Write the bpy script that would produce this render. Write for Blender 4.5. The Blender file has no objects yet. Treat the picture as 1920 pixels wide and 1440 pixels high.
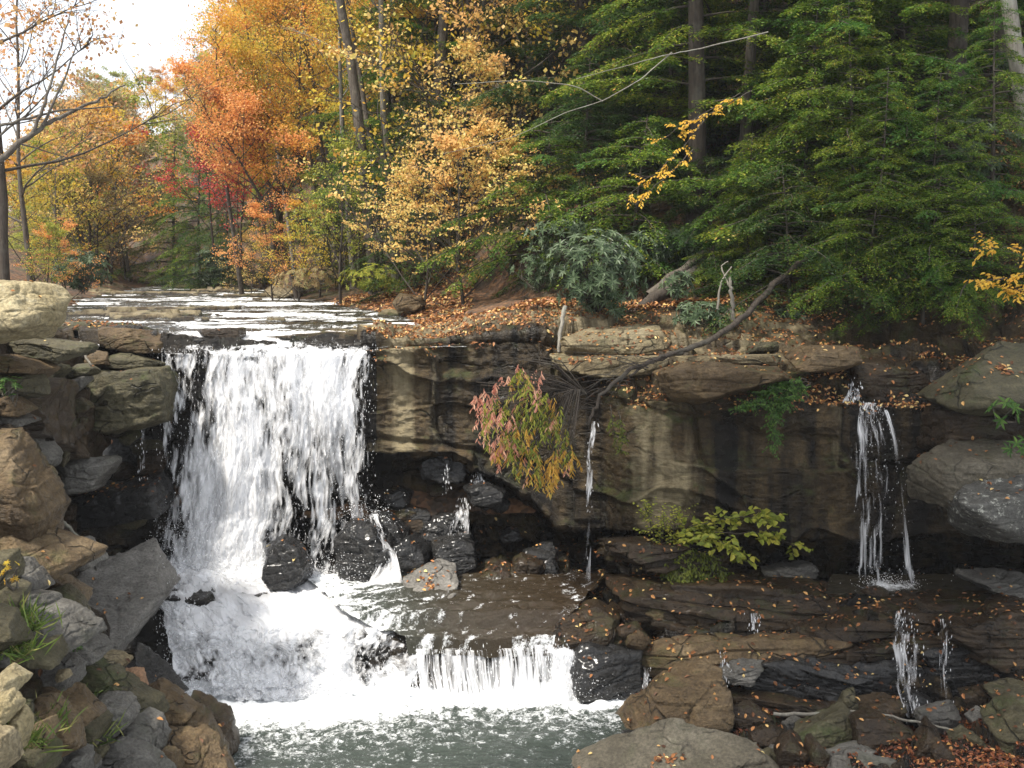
import bpy, math, random
import numpy as np
from mathutils import Vector, Matrix
R = math.radians
scene = bpy.context.scene
COL = scene.collection

# ------------------------------------------------------------------ camera, sky, sun
FPX = 2059.0; PITCH = R(5.82); CAMZ = 6.9
cd = bpy.data.cameras.new("camera"); cam = bpy.data.objects.new("camera", cd); COL.objects.link(cam)
cam.location = (0, 0, CAMZ); cam.rotation_euler = (R(90) - PITCH, 0, 0)
cd.sensor_width = 36; cd.lens = 36 * FPX / 1920; cd.clip_end = 2000; cd.clip_start = 0.1
scene.camera = cam
SUN_AZ = R(-125); SUN_EL = R(58)                       # azimuth from +y, clockwise seen from above
sdir = Vector((math.sin(SUN_AZ) * math.cos(SUN_EL), math.cos(SUN_AZ) * math.cos(SUN_EL), math.sin(SUN_EL)))
w = bpy.data.worlds.new("World"); scene.world = w; w.use_nodes = True
nt = w.node_tree; bg = nt.nodes["Background"]
sky = nt.nodes.new("ShaderNodeTexSky"); sky.sky_type = 'NISHITA'; sky.sun_disc = False
sky.sun_elevation = SUN_EL; sky.sun_rotation = SUN_AZ; sky.dust_density = 4
mx = nt.nodes.new("ShaderNodeMix"); mx.data_type = 'RGBA'; mx.inputs[0].default_value = 0.72
mx.inputs[7].default_value = (8.6, 8.9, 9.3, 1)            # thin bright cloud over the sky
nt.links.new(sky.outputs[0], mx.inputs[6]); nt.links.new(mx.outputs[2], bg.inputs[0]); bg.inputs[1].default_value = 0.105
sl = bpy.data.lights.new("sun", 'SUN'); sl.energy = 4.3; sl.angle = R(6); sl.color = (1, .945, .85)
so = bpy.data.objects.new("sun", sl); COL.objects.link(so); so.rotation_euler = sdir.to_track_quat('Z', 'Y').to_euler()
scene.view_settings.view_transform = 'Standard'; scene.view_settings.look = 'None'
scene.view_settings.exposure = 0.86; scene.view_settings.gamma = 1
scene.render.engine = 'CYCLES'
scene.cycles.max_bounces = 6; scene.cycles.diffuse_bounces = 3; scene.cycles.glossy_bounces = 2
scene.cycles.transmission_bounces = 3; scene.cycles.transparent_max_bounces = 8
scene.cycles.use_denoising = True; scene.cycles.caustics_reflective = False; scene.cycles.caustics_refractive = False

# ------------------------------------------------------------------ helpers
CT, ST = math.cos(PITCH), math.sin(PITCH)
def P(px, py, d):
    """numpy: photo pixel + distance along the ground -> world point"""
    px = np.asarray(px, float); py = np.asarray(py, float); d = np.asarray(d, float)
    cx = (px - 960) / FPX; cy = -(py - 720) / FPX
    ry = CT + cy * ST; rz = -ST + cy * CT
    t = d / ry
    return np.stack(np.broadcast_arrays(cx * t, d, CAMZ + rz * t), -1)
def X(px, d): return (px - 960) / FPX * d
def to_px(p):
    p = np.asarray(p, float); v = p - np.array([0, 0, CAMZ])
    f = v[..., 1] * CT - v[..., 2] * ST; u = v[..., 1] * ST + v[..., 2] * CT
    return 960 + FPX * v[..., 0] / f, 720 - FPX * u / f
def _h(ix, iy, iz, s):
    n = (ix.astype(np.int64) * 374761393 + iy.astype(np.int64) * 668265263 + iz.astype(np.int64) * 2147483647 + s * 1274126177) & 0xffffffff
    n = ((n ^ (n >> 13)) * 1274126177) & 0xffffffff
    n = ((n ^ (n >> 16)) * 2246822519) & 0xffffffff
    return ((n ^ (n >> 15)) & 0xffffff) / float(0xffffff)
def vn(p, s=0):
    i = np.floor(p); f = p - i; f = f * f * f * (f * (f * 6 - 15) + 10); i = i.astype(np.int64); o = 0
    for a in (0, 1):
        for b in (0, 1):
            for c in (0, 1):
                wgt = (f[..., 0] if a else 1 - f[..., 0]) * (f[..., 1] if b else 1 - f[..., 1]) * (f[..., 2] if c else 1 - f[..., 2])
                o = o + wgt * _h(i[..., 0] + a, i[..., 1] + b, i[..., 2] + c, s)
    return o * 2 - 1
def fbm(p, sc=(1, 1, 1), oct=4, s=0, gain=.5):
    p = np.asarray(p, float) * np.array(sc, float); o = 0; a = 1; t = 0
    for k in range(oct):
        o = o + a * vn(p * (2.03 ** k) + 17.3 * k, s + k * 7); t += a; a *= gain
    return o / t
def mesh_np(name, V, quads=None, tris=None, mats=(), smooth=True, mi=None, attrs=None):
    me = bpy.data.meshes.new(name); V = np.asarray(V, np.float32).reshape(-1, 3)
    q = np.zeros((0, 4), int) if quads is None or len(quads) == 0 else np.asarray(quads, int)
    t = np.zeros((0, 3), int) if tris is None or len(tris) == 0 else np.asarray(tris, int)
    me.vertices.add(len(V)); me.vertices.foreach_set("co", V.ravel())
    nl = len(q) * 4 + len(t) * 3; me.loops.add(nl)
    me.loops.foreach_set("vertex_index", np.concatenate([q.ravel(), t.ravel()]).astype(np.int32))
    me.polygons.add(len(q) + len(t))
    st = np.concatenate([np.arange(len(q)) * 4, len(q) * 4 + np.arange(len(t)) * 3]).astype(np.int32)
    me.polygons.foreach_set("loop_start", st)
    me.polygons.foreach_set("use_smooth", np.full(len(q) + len(t), smooth, bool))
    for m in mats: me.materials.append(m)
    if mi is not None: me.polygons.foreach_set("material_index", np.asarray(mi, np.int32))
    if attrs:
        for k, v in attrs.items():
            a = me.attributes.new(k, 'FLOAT', 'POINT'); a.data.foreach_set("value", np.asarray(v, np.float32).ravel())
    me.update(calc_edges=True); return me
def link(name, me, parent=None, loc=(0, 0, 0), **kw):
    o = bpy.data.objects.new(name, me); COL.objects.link(o); o.location = loc
    if parent is not None: o.parent = parent
    for k, v in kw.items(): o[k] = v
    return o
def empty(name, loc, rz=0, **kw):
    o = bpy.data.objects.new(name, None); COL.objects.link(o); o.location = loc; o.rotation_euler = (0, 0, rz)
    for k, v in kw.items(): o[k] = v
    return o
def grid_quads(nr, nc):
    i = np.arange(nr - 1)[:, None] * nc + np.arange(nc - 1)[None, :]
    return np.stack([i, i + 1, i + nc + 1, i + nc], -1).reshape(-1, 4)
def grid_normals(G):
    a = np.gradient(G, axis=0); b = np.gradient(G, axis=1); n = np.cross(b, a)
    return n / (np.linalg.norm(n, axis=-1, keepdims=True) + 1e-9)
def unit(v): return v / (np.linalg.norm(v, axis=-1, keepdims=True) + 1e-9)
class Geo:
    """collects vertices and faces of one mesh"""
    def __init__(s): s.V = []; s.Q = []; s.T = []; s.n = 0; s.qm = []; s.tm = []
    def add(s, V, Q=None, T=None, m=0):
        V = np.asarray(V, float).reshape(-1, 3)
        if Q is not None and len(Q): s.Q.append(np.asarray(Q) + s.n); s.qm.append(np.full(len(Q), m))
        if T is not None and len(T): s.T.append(np.asarray(T) + s.n); s.tm.append(np.full(len(T), m))
        s.V.append(V); s.n += len(V)
    def mesh(s, name, mats, smooth=True):
        c = lambda l: np.concatenate(l) if l else None
        mi = np.concatenate([np.concatenate(s.qm) if s.qm else np.zeros(0), np.concatenate(s.tm) if s.tm else np.zeros(0)])
        return mesh_np(name, np.concatenate(s.V) if s.V else np.zeros((0, 3)), c(s.Q), c(s.T), mats, smooth, mi)
    def tube(s, pts, r0, r1, sides=5, m=0):
        pts = np.asarray(pts, float); n = len(pts)
        rr = np.linspace(r0, r1, n) if np.isscalar(r0) else np.asarray(r0)
        t = unit(np.gradient(pts, axis=0)); up = np.array([0, 0, 1.]) if abs(t[0, 2]) < .9 else np.array([1., 0, 0])
        a = unit(np.cross(t, up)); b = np.cross(t, a); an = np.arange(sides) / sides * 2 * np.pi
        V = pts[:, None] + rr[:, None, None] * (np.cos(an)[None, :, None] * a[:, None] + np.sin(an)[None, :, None] * b[:, None])
        i = np.arange(n - 1)[:, None] * sides; j = np.arange(sides)[None]; k = (j + 1) % sides
        Q = np.stack([i + j, i + k, i + sides + k, i + sides + j], -1).reshape(-1, 4)
        s.add(V, Q, m=m)
    def leaves(s, pos, d, nrm, L, W, m=0, kind=0):
        """kind 0: four-point leaf, 1: folded six-point leaf, 2: needle triangle"""
        pos = np.asarray(pos, float); n = len(pos)
        if n == 0: return
        d = unit(np.asarray(d, float)); sd = unit(np.cross(d, nrm)); up = np.cross(sd, d)
        L = np.broadcast_to(np.asarray(L, float), (n,))[:, None]; W = np.broadcast_to(np.asarray(W, float), (n,))[:, None]
        if kind == 0:
            V = np.stack([pos, pos + d * L * .5 + sd * W * .5, pos + d * L, pos + d * L * .5 - sd * W * .5], 1)
            s.add(V, np.arange(n * 4).reshape(n, 4), m=m)
        elif kind == 1:
            u = up * W * .22
            V = np.stack([pos, pos + d * L * .33 + sd * W * .46 + u, pos + d * L * .7 + sd * W * .36 + u - up * L * .04, pos + d * L - up * L * .1,
                          pos + d * L * .7 - sd * W * .36 + u - up * L * .04, pos + d * L * .33 - sd * W * .46 + u], 1)
            b = (np.arange(n) * 6)[:, None]
            Q = np.concatenate([b + np.array([[0, 1, 2, 3]]), b + np.array([[0, 3, 4, 5]])])
            s.add(V, Q, m=m)
        else:
            V = np.stack([pos + sd * W * .5, pos + d * L, pos - sd * W * .5], 1)
            s.add(V, None, np.arange(n * 3).reshape(n, 3), m=m)

# ------------------------------------------------------------------ materials
def mat(name):
    m = bpy.data.materials.new(name); m.use_nodes = True; nt = m.node_tree
    return m, nt, nt.nodes["Principled BSDF"]
def N(nt, typ, **kw):
    n = nt.nodes.new(typ)
    for k, v in kw.items():
        if isinstance(k, str) and k.startswith("i_"): n.inputs[k[2:].replace("_", " ")].default_value = v
        else: setattr(n, k, v)
    return n
def ramp(nt, fac, stops):
    r = nt.nodes.new("ShaderNodeValToRGB"); e = r.color_ramp.elements
    while len(e) < len(stops): e.new(.5)
    for k, (p, c) in enumerate(stops):
        e[k].position = p; e[k].color = (*c, 1) if len(c) == 3 else c
    nt.links.new(fac, r.inputs[0]); return r.outputs[0]
def fr(nt, fac, a, b, lo=0., hi=1.):
    n = N(nt, "ShaderNodeMapRange"); n.inputs[1].default_value = a; n.inputs[2].default_value = b
    n.inputs[3].default_value = lo; n.inputs[4].default_value = hi; nt.links.new(fac, n.inputs[0]); return n.outputs[0]
def mixc(nt, f, a, b, mode='MIX'):
    n = N(nt, "ShaderNodeMix"); n.data_type = 'RGBA'; n.blend_type = mode
    for s, v in ((0, f), (6, a), (7, b)):
        if hasattr(v, "is_output"): nt.links.new(v, n.inputs[s])
        else: n.inputs[s].default_value = v if s == 0 else (*v, 1)
    return n.outputs[2]
def mth(nt, op, a, b=0.):
    n = N(nt, "ShaderNodeMath"); n.operation = op; n.use_clamp = False
    for s, v in ((0, a), (1, b)):
        if hasattr(v, "is_output"): nt.links.new(v, n.inputs[s])
        else: n.inputs[s].default_value = v
    return n.outputs[0]
def noise(nt, vec, scale, detail=6, rough=.6, dist=0.):
    n = N(nt, "ShaderNodeTexNoise"); n.inputs["Scale"].default_value = scale; n.inputs["Detail"].default_value = detail
    n.inputs["Roughness"].default_value = rough; n.inputs["Distortion"].default_value = dist; nt.links.new(vec, n.inputs[0]); return n.outputs[0]
def mapping(nt, vec, sc=(1, 1, 1), rot=(0, 0, 0)):
    n = N(nt, "ShaderNodeMapping"); n.inputs[3].default_value = sc; n.inputs[2].default_value = rot; nt.links.new(vec, n.inputs[0]); return n.outputs[0]

def rock_mat(name, c1, c2, c3, rough=(.35, .75), moss=.0, lichen=.0, stain=.3, cracks=1.0, world=False, strata=.35, coat=0., cell=1.5):
    m, nt, b = mat(name); L = nt.links.new
    tc = N(nt, "ShaderNodeTexCoord"); vec = tc.outputs["Object"]
    if not world:
        oi = N(nt, "ShaderNodeObjectInfo"); ad = N(nt, "ShaderNodeVectorMath"); ad.operation = 'ADD'
        cx = N(nt, "ShaderNodeCombineXYZ")
        for k, s in enumerate((37., 91., 13.)): L(mth(nt, 'MULTIPLY', oi.outputs["Random"], s), cx.inputs[k])
        L(vec, ad.inputs[0]); L(cx.outputs[0], ad.inputs[1]); vec = ad.outputs[0]
    n1 = noise(nt, vec, .9, 5, .62, .4); n2 = noise(nt, vec, 4.5, 8, .7, .3); n3 = noise(nt, vec, 24, 5, .65)
    col = ramp(nt, n1, [(.3, c1), (.5, c2), (.7, c3)])
    col = mixc(nt, fr(nt, n2, .35, .65, .75, .0), col, c1)
    col = mixc(nt, 1., col, ramp(nt, n3, [(.3, (.5,) * 3), (.7, (1.35,) * 3)]), 'MULTIPLY')
    st = noise(nt, mapping(nt, vec, (2.2, 2.2, .22)), 1.3, 5, .55)                 # vertical water stains
    col = mixc(nt, fr(nt, st, .48, .66, 0, stain), col, tuple(x * .25 for x in c1))
    lay = noise(nt, mapping(nt, vec, (.9, .9, 6), (R(4), R(3), 0)), 2.2, 7, .65, .08)
    col = mixc(nt, fr(nt, lay, .4, .62, strata, 0), col, tuple(x * .45 for x in c1))
    vo = N(nt, "ShaderNodeTexVoronoi"); vo.feature = 'DISTANCE_TO_EDGE'; vo.inputs["Scale"].default_value = cell
    wv = N(nt, "ShaderNodeVectorMath"); wv.operation = 'MULTIPLY_ADD'
    nz = N(nt, "ShaderNodeTexNoise"); nz.inputs["Scale"].default_value = 1.7; nz.inputs["Detail"].default_value = 5; L(vec, nz.inputs[0])
    L(nz.outputs["Color"], wv.inputs[0]); wv.inputs[1].default_value = (.4, .4, .4); L(vec, wv.inputs[2]); L(mapping(nt, wv.outputs[0], (1, 1, 1.5)), vo.inputs["Vector"])
    crk = fr(nt, vo.outputs[0], .0, .02 + .012 * (cell > 1), 1, 0)
    crk = mth(nt, 'MULTIPLY', crk, fr(nt, noise(nt, vec, 1.3, 2), .53, .6))
    col = mixc(nt, mth(nt, 'MULTIPLY', crk, .8 * cracks), col, (.012, .011, .009))
    geo = N(nt, "ShaderNodeNewGeometry"); sp = N(nt, "ShaderNodeSeparateXYZ"); L(geo.outputs["Normal"], sp.inputs[0])
    if moss:
        mm = mth(nt, 'MULTIPLY', fr(nt, noise(nt, vec, 1.6, 6, .7), .52, .64), fr(nt, sp.outputs[2], -.3, .5))
        col = mixc(nt, mth(nt, 'MULTIPLY', mm, moss), col, (.05, .075, .015))
    if lichen:
        lv = fr(nt, noise(nt, vec, 9, 8, .75), .56, .62)
        col = mixc(nt, mth(nt, 'MULTIPLY', lv, lichen), col, (.42, .42, .36))
    wet = None
    if world:
        at = N(nt, "ShaderNodeAttribute"); at.attribute_name = "wet"; wet = at.outputs["Fac"]
        wet = fr(nt, mth(nt, 'ADD', mth(nt, 'ADD', wet, mth(nt, 'MULTIPLY', mth(nt, 'SUBTRACT', st, .5), 1.6)), mth(nt, 'MULTIPLY', mth(nt, 'SUBTRACT', n2, .5), .7)), .3, .7)
        col = mixc(nt, wet, col, mixc(nt, 1., col, (.16, .16, .165), 'MULTIPLY'))
        a2 = N(nt, "ShaderNodeAttribute"); a2.attribute_name = "pale"
        pl = fr(nt, mth(nt, 'ADD', a2.outputs["Fac"], mth(nt, 'MULTIPLY', mth(nt, 'SUBTRACT', st, .5), 1.6)), .35, .65)
        col = mixc(nt, mth(nt, 'MULTIPLY', pl, .85), col, mixc(nt, n2, (.34, .28, .16), (.16, .13, .08)))
    L(col, b.inputs["Base Color"])
    ro = fr(nt, n2, .35, .65, rough[0], rough[1])
    if wet is not None: ro = mth(nt, 'SUBTRACT', ro, mth(nt, 'MULTIPLY', wet, .25))
    L(ro, b.inputs["Roughness"]); b.inputs["Specular IOR Level"].default_value = .32
    if coat: b.inputs["Coat Weight"].default_value = coat; b.inputs["Coat Roughness"].default_value = .16
    h = mth(nt, 'ADD', mth(nt, 'MULTIPLY', n2, .55), mth(nt, 'MULTIPLY', n3, .26))
    h = mth(nt, 'ADD', h, mth(nt, 'MULTIPLY', lay, .4)); h = mth(nt, 'SUBTRACT', h, mth(nt, 'MULTIPLY', crk, .35 * cracks))
    bp = N(nt, "ShaderNodeBump"); bp.inputs["Strength"].default_value = 1.; bp.inputs["Distance"].default_value = .13
    L(h, bp.inputs["Height"]); L(bp.outputs[0], b.inputs["Normal"]); return m
M = {}
M['brown'] = rock_mat("rock_brown", (.075, .048, .024), (.19, .13, .065), (.29, .215, .125), moss=.35, stain=.2)
M['olive'] = rock_mat("rock_olive", (.055, .048, .025), (.12, .105, .058), (.2, .175, .105), moss=.5, stain=.25)
M['grey'] = rock_mat("rock_grey", (.085, .08, .07), (.18, .17, .15), (.28, .265, .235), rough=(.3, .55), moss=.15, stain=.2)
M['palegrey'] = rock_mat("rock_pale_grey", (.14, .13, .115), (.27, .255, .23), (.38, .36, .325), rough=(.3, .55), moss=.05, stain=.1)
M['stone'] = rock_mat("rock_stone", (.1, .086, .06), (.19, .165, .12), (.28, .25, .19), rough=(.45, .8), moss=.15, stain=.2, cracks=.5)
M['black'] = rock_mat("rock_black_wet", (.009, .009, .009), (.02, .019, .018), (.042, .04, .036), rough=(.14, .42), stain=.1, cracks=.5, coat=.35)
M['tan'] = rock_mat("rock_tan", (.17, .13, .07), (.33, .27, .16), (.46, .4, .27), rough=(.6, .9), moss=.25, stain=.1)
M['cream'] = rock_mat("rock_cream", (.3, .24, .12), (.48, .4, .24), (.6, .52, .34), rough=(.6, .9), moss=.2, stain=.05, lichen=.2, cracks=.35)
M['pink'] = rock_mat("rock_pink", (.36, .2, .11), (.48, .29, .17), (.52, .33, .2), rough=(.6, .9), stain=0, cracks=.2, strata=.15)
M['lichen'] = rock_mat("rock_lichen", (.06, .058, .05), (.12, .115, .1), (.17, .165, .15), stain=.1, lichen=.9)
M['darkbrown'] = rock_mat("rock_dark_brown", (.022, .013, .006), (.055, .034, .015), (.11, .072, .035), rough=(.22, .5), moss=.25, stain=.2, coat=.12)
M['cliff'] = rock_mat("rock_cliff", (.028, .018, .007), (.085, .056, .023), (.18, .125, .06), rough=(.3, .65), moss=.5, lichen=.06, stain=.8, world=True, strata=.4, cell=.5)

def ground_mat(name, leafc):
    m, nt, b = mat(name); L = nt.links.new; tc = N(nt, "ShaderNodeTexCoord"); v = tc.outputs["Object"]
    vo = N(nt, "ShaderNodeTexVoronoi"); vo.inputs["Scale"].default_value = 9; L(v, vo.inputs["Vector"])
    sp = N(nt, "ShaderNodeSeparateColor"); L(vo.outputs["Color"], sp.inputs[0])
    leaf = ramp(nt, sp.outputs[0], leafc)
    n = noise(nt, v, 1.2, 6, .65)
    col = mixc(nt, fr(nt, n, .38, .55), (.035, .024, .014), leaf)
    n4 = noise(nt, v, .35, 5, .6)
    col = mixc(nt, fr(nt, n4, .55, .66, 0, .7), col, (.05, .06, .02))
    L(col, b.inputs["Base Color"]); b.inputs["Roughness"].default_value = .85
    bp = N(nt, "ShaderNodeBump"); bp.inputs["Strength"].default_value = .8; bp.inputs["Distance"].default_value = .05
    L(mth(nt, 'ADD', vo.outputs[0], n), bp.inputs["Height"]); L(bp.outputs[0], b.inputs["Normal"]); return m
M['floor'] = ground_mat("forest_floor", [(0, (.03, .018, .01)), (.35, (.07, .035, .016)), (.7, (.13, .06, .025)), (1, (.2, .11, .05))])
def leaf_mat(name, stops, trans=.48, rough=.5, spec=.3, patch=None):
    m, nt, b = mat(name); L = nt.links.new; geo = N(nt, "ShaderNodeNewGeometry")
    col = ramp(nt, geo.outputs["Random Per Island"], stops)
    if patch:
        tc = N(nt, "ShaderNodeTexCoord"); n = noise(nt, tc.outputs["Object"], patch[1], 3)
        col = mixc(nt, fr(nt, n, .48, .6, 0, .8), col, patch[0])
    L(col, b.inputs["Base Color"]); b.inputs["Roughness"].default_value = rough; b.inputs["Specular IOR Level"].default_value = spec
    tr = N(nt, "ShaderNodeBsdfTranslucent"); L(col, tr.inputs[0]); mxs = N(nt, "ShaderNodeMixShader"); mxs.inputs[0].default_value = trans
    L(b.outputs[0], mxs.inputs[1]); L(tr.outputs[0], mxs.inputs[2]); L(mxs.outputs[0], nt.nodes["Material Output"].inputs[0]); return m
M['l_orange'] = leaf_mat("leaf_orange", [(0, (.55, .18, .05)), (.4, (.76, .31, .08)), (.8, (.8, .42, .09)), (1, (.66, .5, .12))], patch=((.75, .5, .06), .5))
M['l_yellow'] = leaf_mat("leaf_yellow", [(0, (.5, .34, .04)), (.4, (.68, .5, .06)), (.8, (.6, .5, .08)), (1, (.42, .42, .08))], patch=((.72, .36, .06), .4))
M['l_red'] = leaf_mat("leaf_red", [(0, (.32, .02, .03)), (.5, (.5, .045, .05)), (1, (.55, .12, .06))])
M['l_coral'] = leaf_mat("leaf_coral", [(0, (.64, .26, .09)), (.5, (.8, .37, .13)), (1, (.82, .48, .15))])
M['l_beech'] = leaf_mat("leaf_beech", [(0, (.62, .33, .1)), (.35, (.76, .53, .16)), (.8, (.82, .66, .24)), (1, (.5, .5, .12))], patch=((.74, .42, .16), .55))
M['l_gold'] = leaf_mat("leaf_gold", [(0, (.7, .38, .05)), (1, (.8, .56, .08))])
M['l_rust'] = leaf_mat("leaf_rust", [(0, (.4, .17, .07)), (.5, (.56, .3, .12)), (1, (.6, .42, .16))])
M['l_fade'] = leaf_mat("leaf_faded", [(0, (.3, .2, .1)), (.5, (.42, .32, .16)), (1, (.36, .36, .16))])
M['l_ygreen'] = leaf_mat("leaf_yellow_green", [(0, (.16, .2, .03)), (.5, (.3, .34, .05)), (1, (.5, .46, .08))])
M['l_green'] = leaf_mat("leaf_green", [(0, (.04, .1, .02)), (.5, (.08, .17, .035)), (1, (.15, .25, .05))])
M['hemlock'] = leaf_mat("needles_hemlock", [(0, (.04, .085, .012)), (.45, (.1, .175, .018)), (.85, (.2, .27, .03)), (.985, (.28, .3, .05)), (1, (.45, .22, .05))], trans=.42, rough=.5, patch=((.05, .14, .03), .7))
M['hemlock_dark'] = leaf_mat("needles_dark", [(0, (.018, .045, .012)), (.5, (.05, .1, .02)), (.9, (.1, .16, .03)), (1, (.2, .12, .04))], trans=.4, patch=((.03, .07, .02), .6))
M['hemlock_light'] = leaf_mat("needles_light", [(0, (.06, .1, .012)), (.45, (.14, .2, .02)), (.85, (.26, .31, .035)), (.96, (.34, .33, .06)), (1, (.45, .24, .06))], trans=.42, patch=((.06, .13, .02), .8))
M['rhodo'] = leaf_mat("leaf_rhododendron", [(0, (.025, .045, .018)), (.5, (.065, .1, .045)), (1, (.12, .16, .085))], trans=.2, rough=.45, spec=.35)
M['litter'] = leaf_mat("leaf_litter", [(0, (.07, .03, .015)), (.35, (.2, .085, .035)), (.65, (.4, .17, .06)), (.88, (.58, .33, .12)), (1, (.72, .58, .25))], trans=.1)
M['litter_red'] = leaf_mat("leaf_litter_red", [(0, (.05, .016, .009)), (.5, (.14, .045, .02)), (.85, (.3, .1, .035)), (1, (.55, .3, .1))], trans=.1)
M['grass'] = leaf_mat("grass_blades", [(0, (.08, .15, .03)), (.6, (.18, .25, .05)), (1, (.4, .36, .14))], trans=.25)
M['b_pink'] = leaf_mat("bush_leaf_pink", [(0, (.55, .22, .16)), (.5, (.74, .38, .27)), (1, (.78, .52, .36))])
M['b_green'] = leaf_mat("bush_leaf_green", [(0, (.14, .2, .03)), (.5, (.32, .36, .06)), (.85, (.48, .46, .09)), (1, (.6, .36, .14))])
M['b_orange'] = leaf_mat("bush_leaf_orange", [(0, (.5, .26, .05)), (.5, (.66, .4, .08)), (1, (.6, .48, .1))])
def bark_mat(name, c1, c2, lich=.2):
    m, nt, b = mat(name); L = nt.links.new; tc = N(nt, "ShaderNodeTexCoord"); v = tc.outputs["Object"]
    n = noise(nt, mapping(nt, v, (6, 6, 1.2)), 2.5, 6, .7); n2 = noise(nt, v, 2.2, 5, .6)
    col = ramp(nt, n, [(.35, c1), (.65, c2)]); col = mixc(nt, fr(nt, n2, .52, .62, 0, lich), col, (.26, .27, .22))
    L(col, b.inputs["Base Color"]); b.inputs["Roughness"].default_value = .85
    bp = N(nt, "ShaderNodeBump"); bp.inputs["Distance"].default_value = .03; L(n, bp.inputs["Height"]); L(bp.outputs[0], b.inputs["Normal"]); return m
M['bark'] = bark_mat("bark_grey", (.045, .035, .026), (.12, .1, .078))
M['bark_dark'] = bark_mat("bark_dark", (.025, .018, .013), (.065, .05, .036), .1)
M['bark_pale'] = bark_mat("bark_pale", (.12, .105, .085), (.25, .23, .19), .5)
M['moss'] = leaf_mat("moss", [(0, (.06, .085, .01)), (1, (.16, .18, .02))], trans=.1)

def water_white(name, a=.86):
    m, nt, b = mat(name); L = nt.links.new
    b.inputs["Base Color"].default_value = (a, a * 1.0, a * 1.015, 1); b.inputs["Roughness"].default_value = .35
    tr = N(nt, "ShaderNodeBsdfTranslucent"); tr.inputs[0].default_value = (.9, .92, .94, 1)
    mxs = N(nt, "ShaderNodeMixShader"); mxs.inputs[0].default_value = .3
    L(b.outputs[0], mxs.inputs[1]); L(tr.outputs[0], mxs.inputs[2]); L(mxs.outputs[0], nt.nodes["Material Output"].inputs[0]); return m
M['foam'] = water_white("white_water", .93)
def water_thin(name):
    m = water_white(name, .93); nt = m.node_tree; out = nt.nodes["Material Output"]; s = out.inputs[0].links[0].from_socket
    t = N(nt, "ShaderNodeBsdfTransparent"); x = N(nt, "ShaderNodeMixShader"); at = N(nt, "ShaderNodeAttribute"); at.attribute_name = "dens"; nt.links.new(at.outputs["Fac"], x.inputs[0])
    nt.links.new(t.outputs[0], x.inputs[1]); nt.links.new(s, x.inputs[2]); nt.links.new(x.outputs[0], out.inputs[0]); return m
M['film'] = water_thin("thin_water")
def water_mat(name, deep, foam_attr=True, scale=1., rough=.08):
    m, nt, b = mat(name); L = nt.links.new; tc = N(nt, "ShaderNodeTexCoord"); v = tc.outputs["Object"]
    n = noise(nt, mapping(nt, v, (1, 1, .4)), 5 * scale, 6, .7, .6); n2 = noise(nt, v, 22 * scale, 4, .6, 1.)
    at = N(nt, "ShaderNodeAttribute"); at.attribute_name = "foam"
    f = mth(nt, 'ADD', at.outputs["Fac"], mth(nt, 'ADD', mth(nt, 'MULTIPLY', mth(nt, 'SUBTRACT', n, .5), 1.3), mth(nt, 'MULTIPLY', mth(nt, 'SUBTRACT', n2, .5), .9)))
    f = fr(nt, f, .34, .74)
    bt = N(nt, "ShaderNodeAttribute"); bt.attribute_name = "brown"
    dc = mixc(nt, bt.outputs["Fac"], deep, (.03, .019, .009))
    L(mixc(nt, f, dc, (.88, .9, .91)), b.inputs["Base Color"]); L(fr(nt, f, 0, 1, rough, .6), b.inputs["Roughness"])
    b.inputs["IOR"].default_value = 1.33
    bp = N(nt, "ShaderNodeBump"); bp.inputs["Strength"].default_value = .7; bp.inputs["Distance"].default_value = .07
    L(mth(nt, 'ADD', n, mth(nt, 'MULTIPLY', n2, .3)), bp.inputs["Height"]); L(bp.outputs[0], b.inputs["Normal"]); return m
M['pool'] = water_mat("pool_water", (.04, .05, .042))
M['river'] = water_mat("river_water", (.03, .028, .02), scale=.8, rough=.12)
# ------------------------------------------------------------------ terrain above the falls
XC = lambda y: np.interp(y, [10, 20, 23, 27, 33, 40, 55, 80, 140], [-5.6, -5.7, -6.2, -7.2, -9.3, -11.7, -15.2, -25, -60])
HW = lambda y: np.interp(y, [10, 20, 23, 27, 33, 40, 55, 80, 140], [3.1, 3.1, 3.7, 4.1, 3.3, 2.6, 2., 2, 2])
ZR = lambda y: np.interp(y, [20, 21, 22.2, 22.25, 24.5, 24.6, 28, 28.1, 33, 33.2, 40, 40.2, 60, 100, 160], [5.42, 5.44, 5.5, 5.56, 5.62, 5.68, 5.75, 5.81, 5.87, 5.93, 5.99, 6.04, 6.2, 8, 11])
TX = [-60, -32, -22, -15.5, -11.7, -4.5, .5, 4.9, 9.1, 10.6, 30]; TY = [150, 95, 76, 60, 50, 36, 26, 23.6, 20.5, 17, 10]
def Hh(x, y):
    x = np.asarray(x, float); y = np.asarray(y, float)
    xc, hw, zr = XC(y), HW(y), ZR(y)
    d = np.abs(x - xc) - hw
    z = zr - .28 + np.clip(d, -.4, 3.) * .22 + np.clip(d, 0, .5) * .35
    rt = np.clip((y - np.interp(x, TX, TY)) * .8, 0, None) * (x > xc)
    z = z + rt * .62 - np.clip(rt - 45, 0, None) * .35
    lf = np.clip(xc - hw - 2.2 - x, 0, None)
    z = z + lf * .34
    z = z + np.clip(y - 88, 0, None) * .2
    pz = np.stack([x, y, np.zeros_like(x)], -1)
    am = np.clip(.06 + np.clip(d, 0, 6) * .05 + (rt + lf) * .02, 0, .8)
    return z + fbm(pz, (.35, .35, 1), 4, 3) * am + fbm(pz, (1.6, 1.6, 1), 3, 9) * am * .25
ny, nx = 420, 520
yy = 21.2 + (np.linspace(0, 1, ny) ** 2.1) * 190
xs = np.linspace(-1, 1, nx); 
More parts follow.
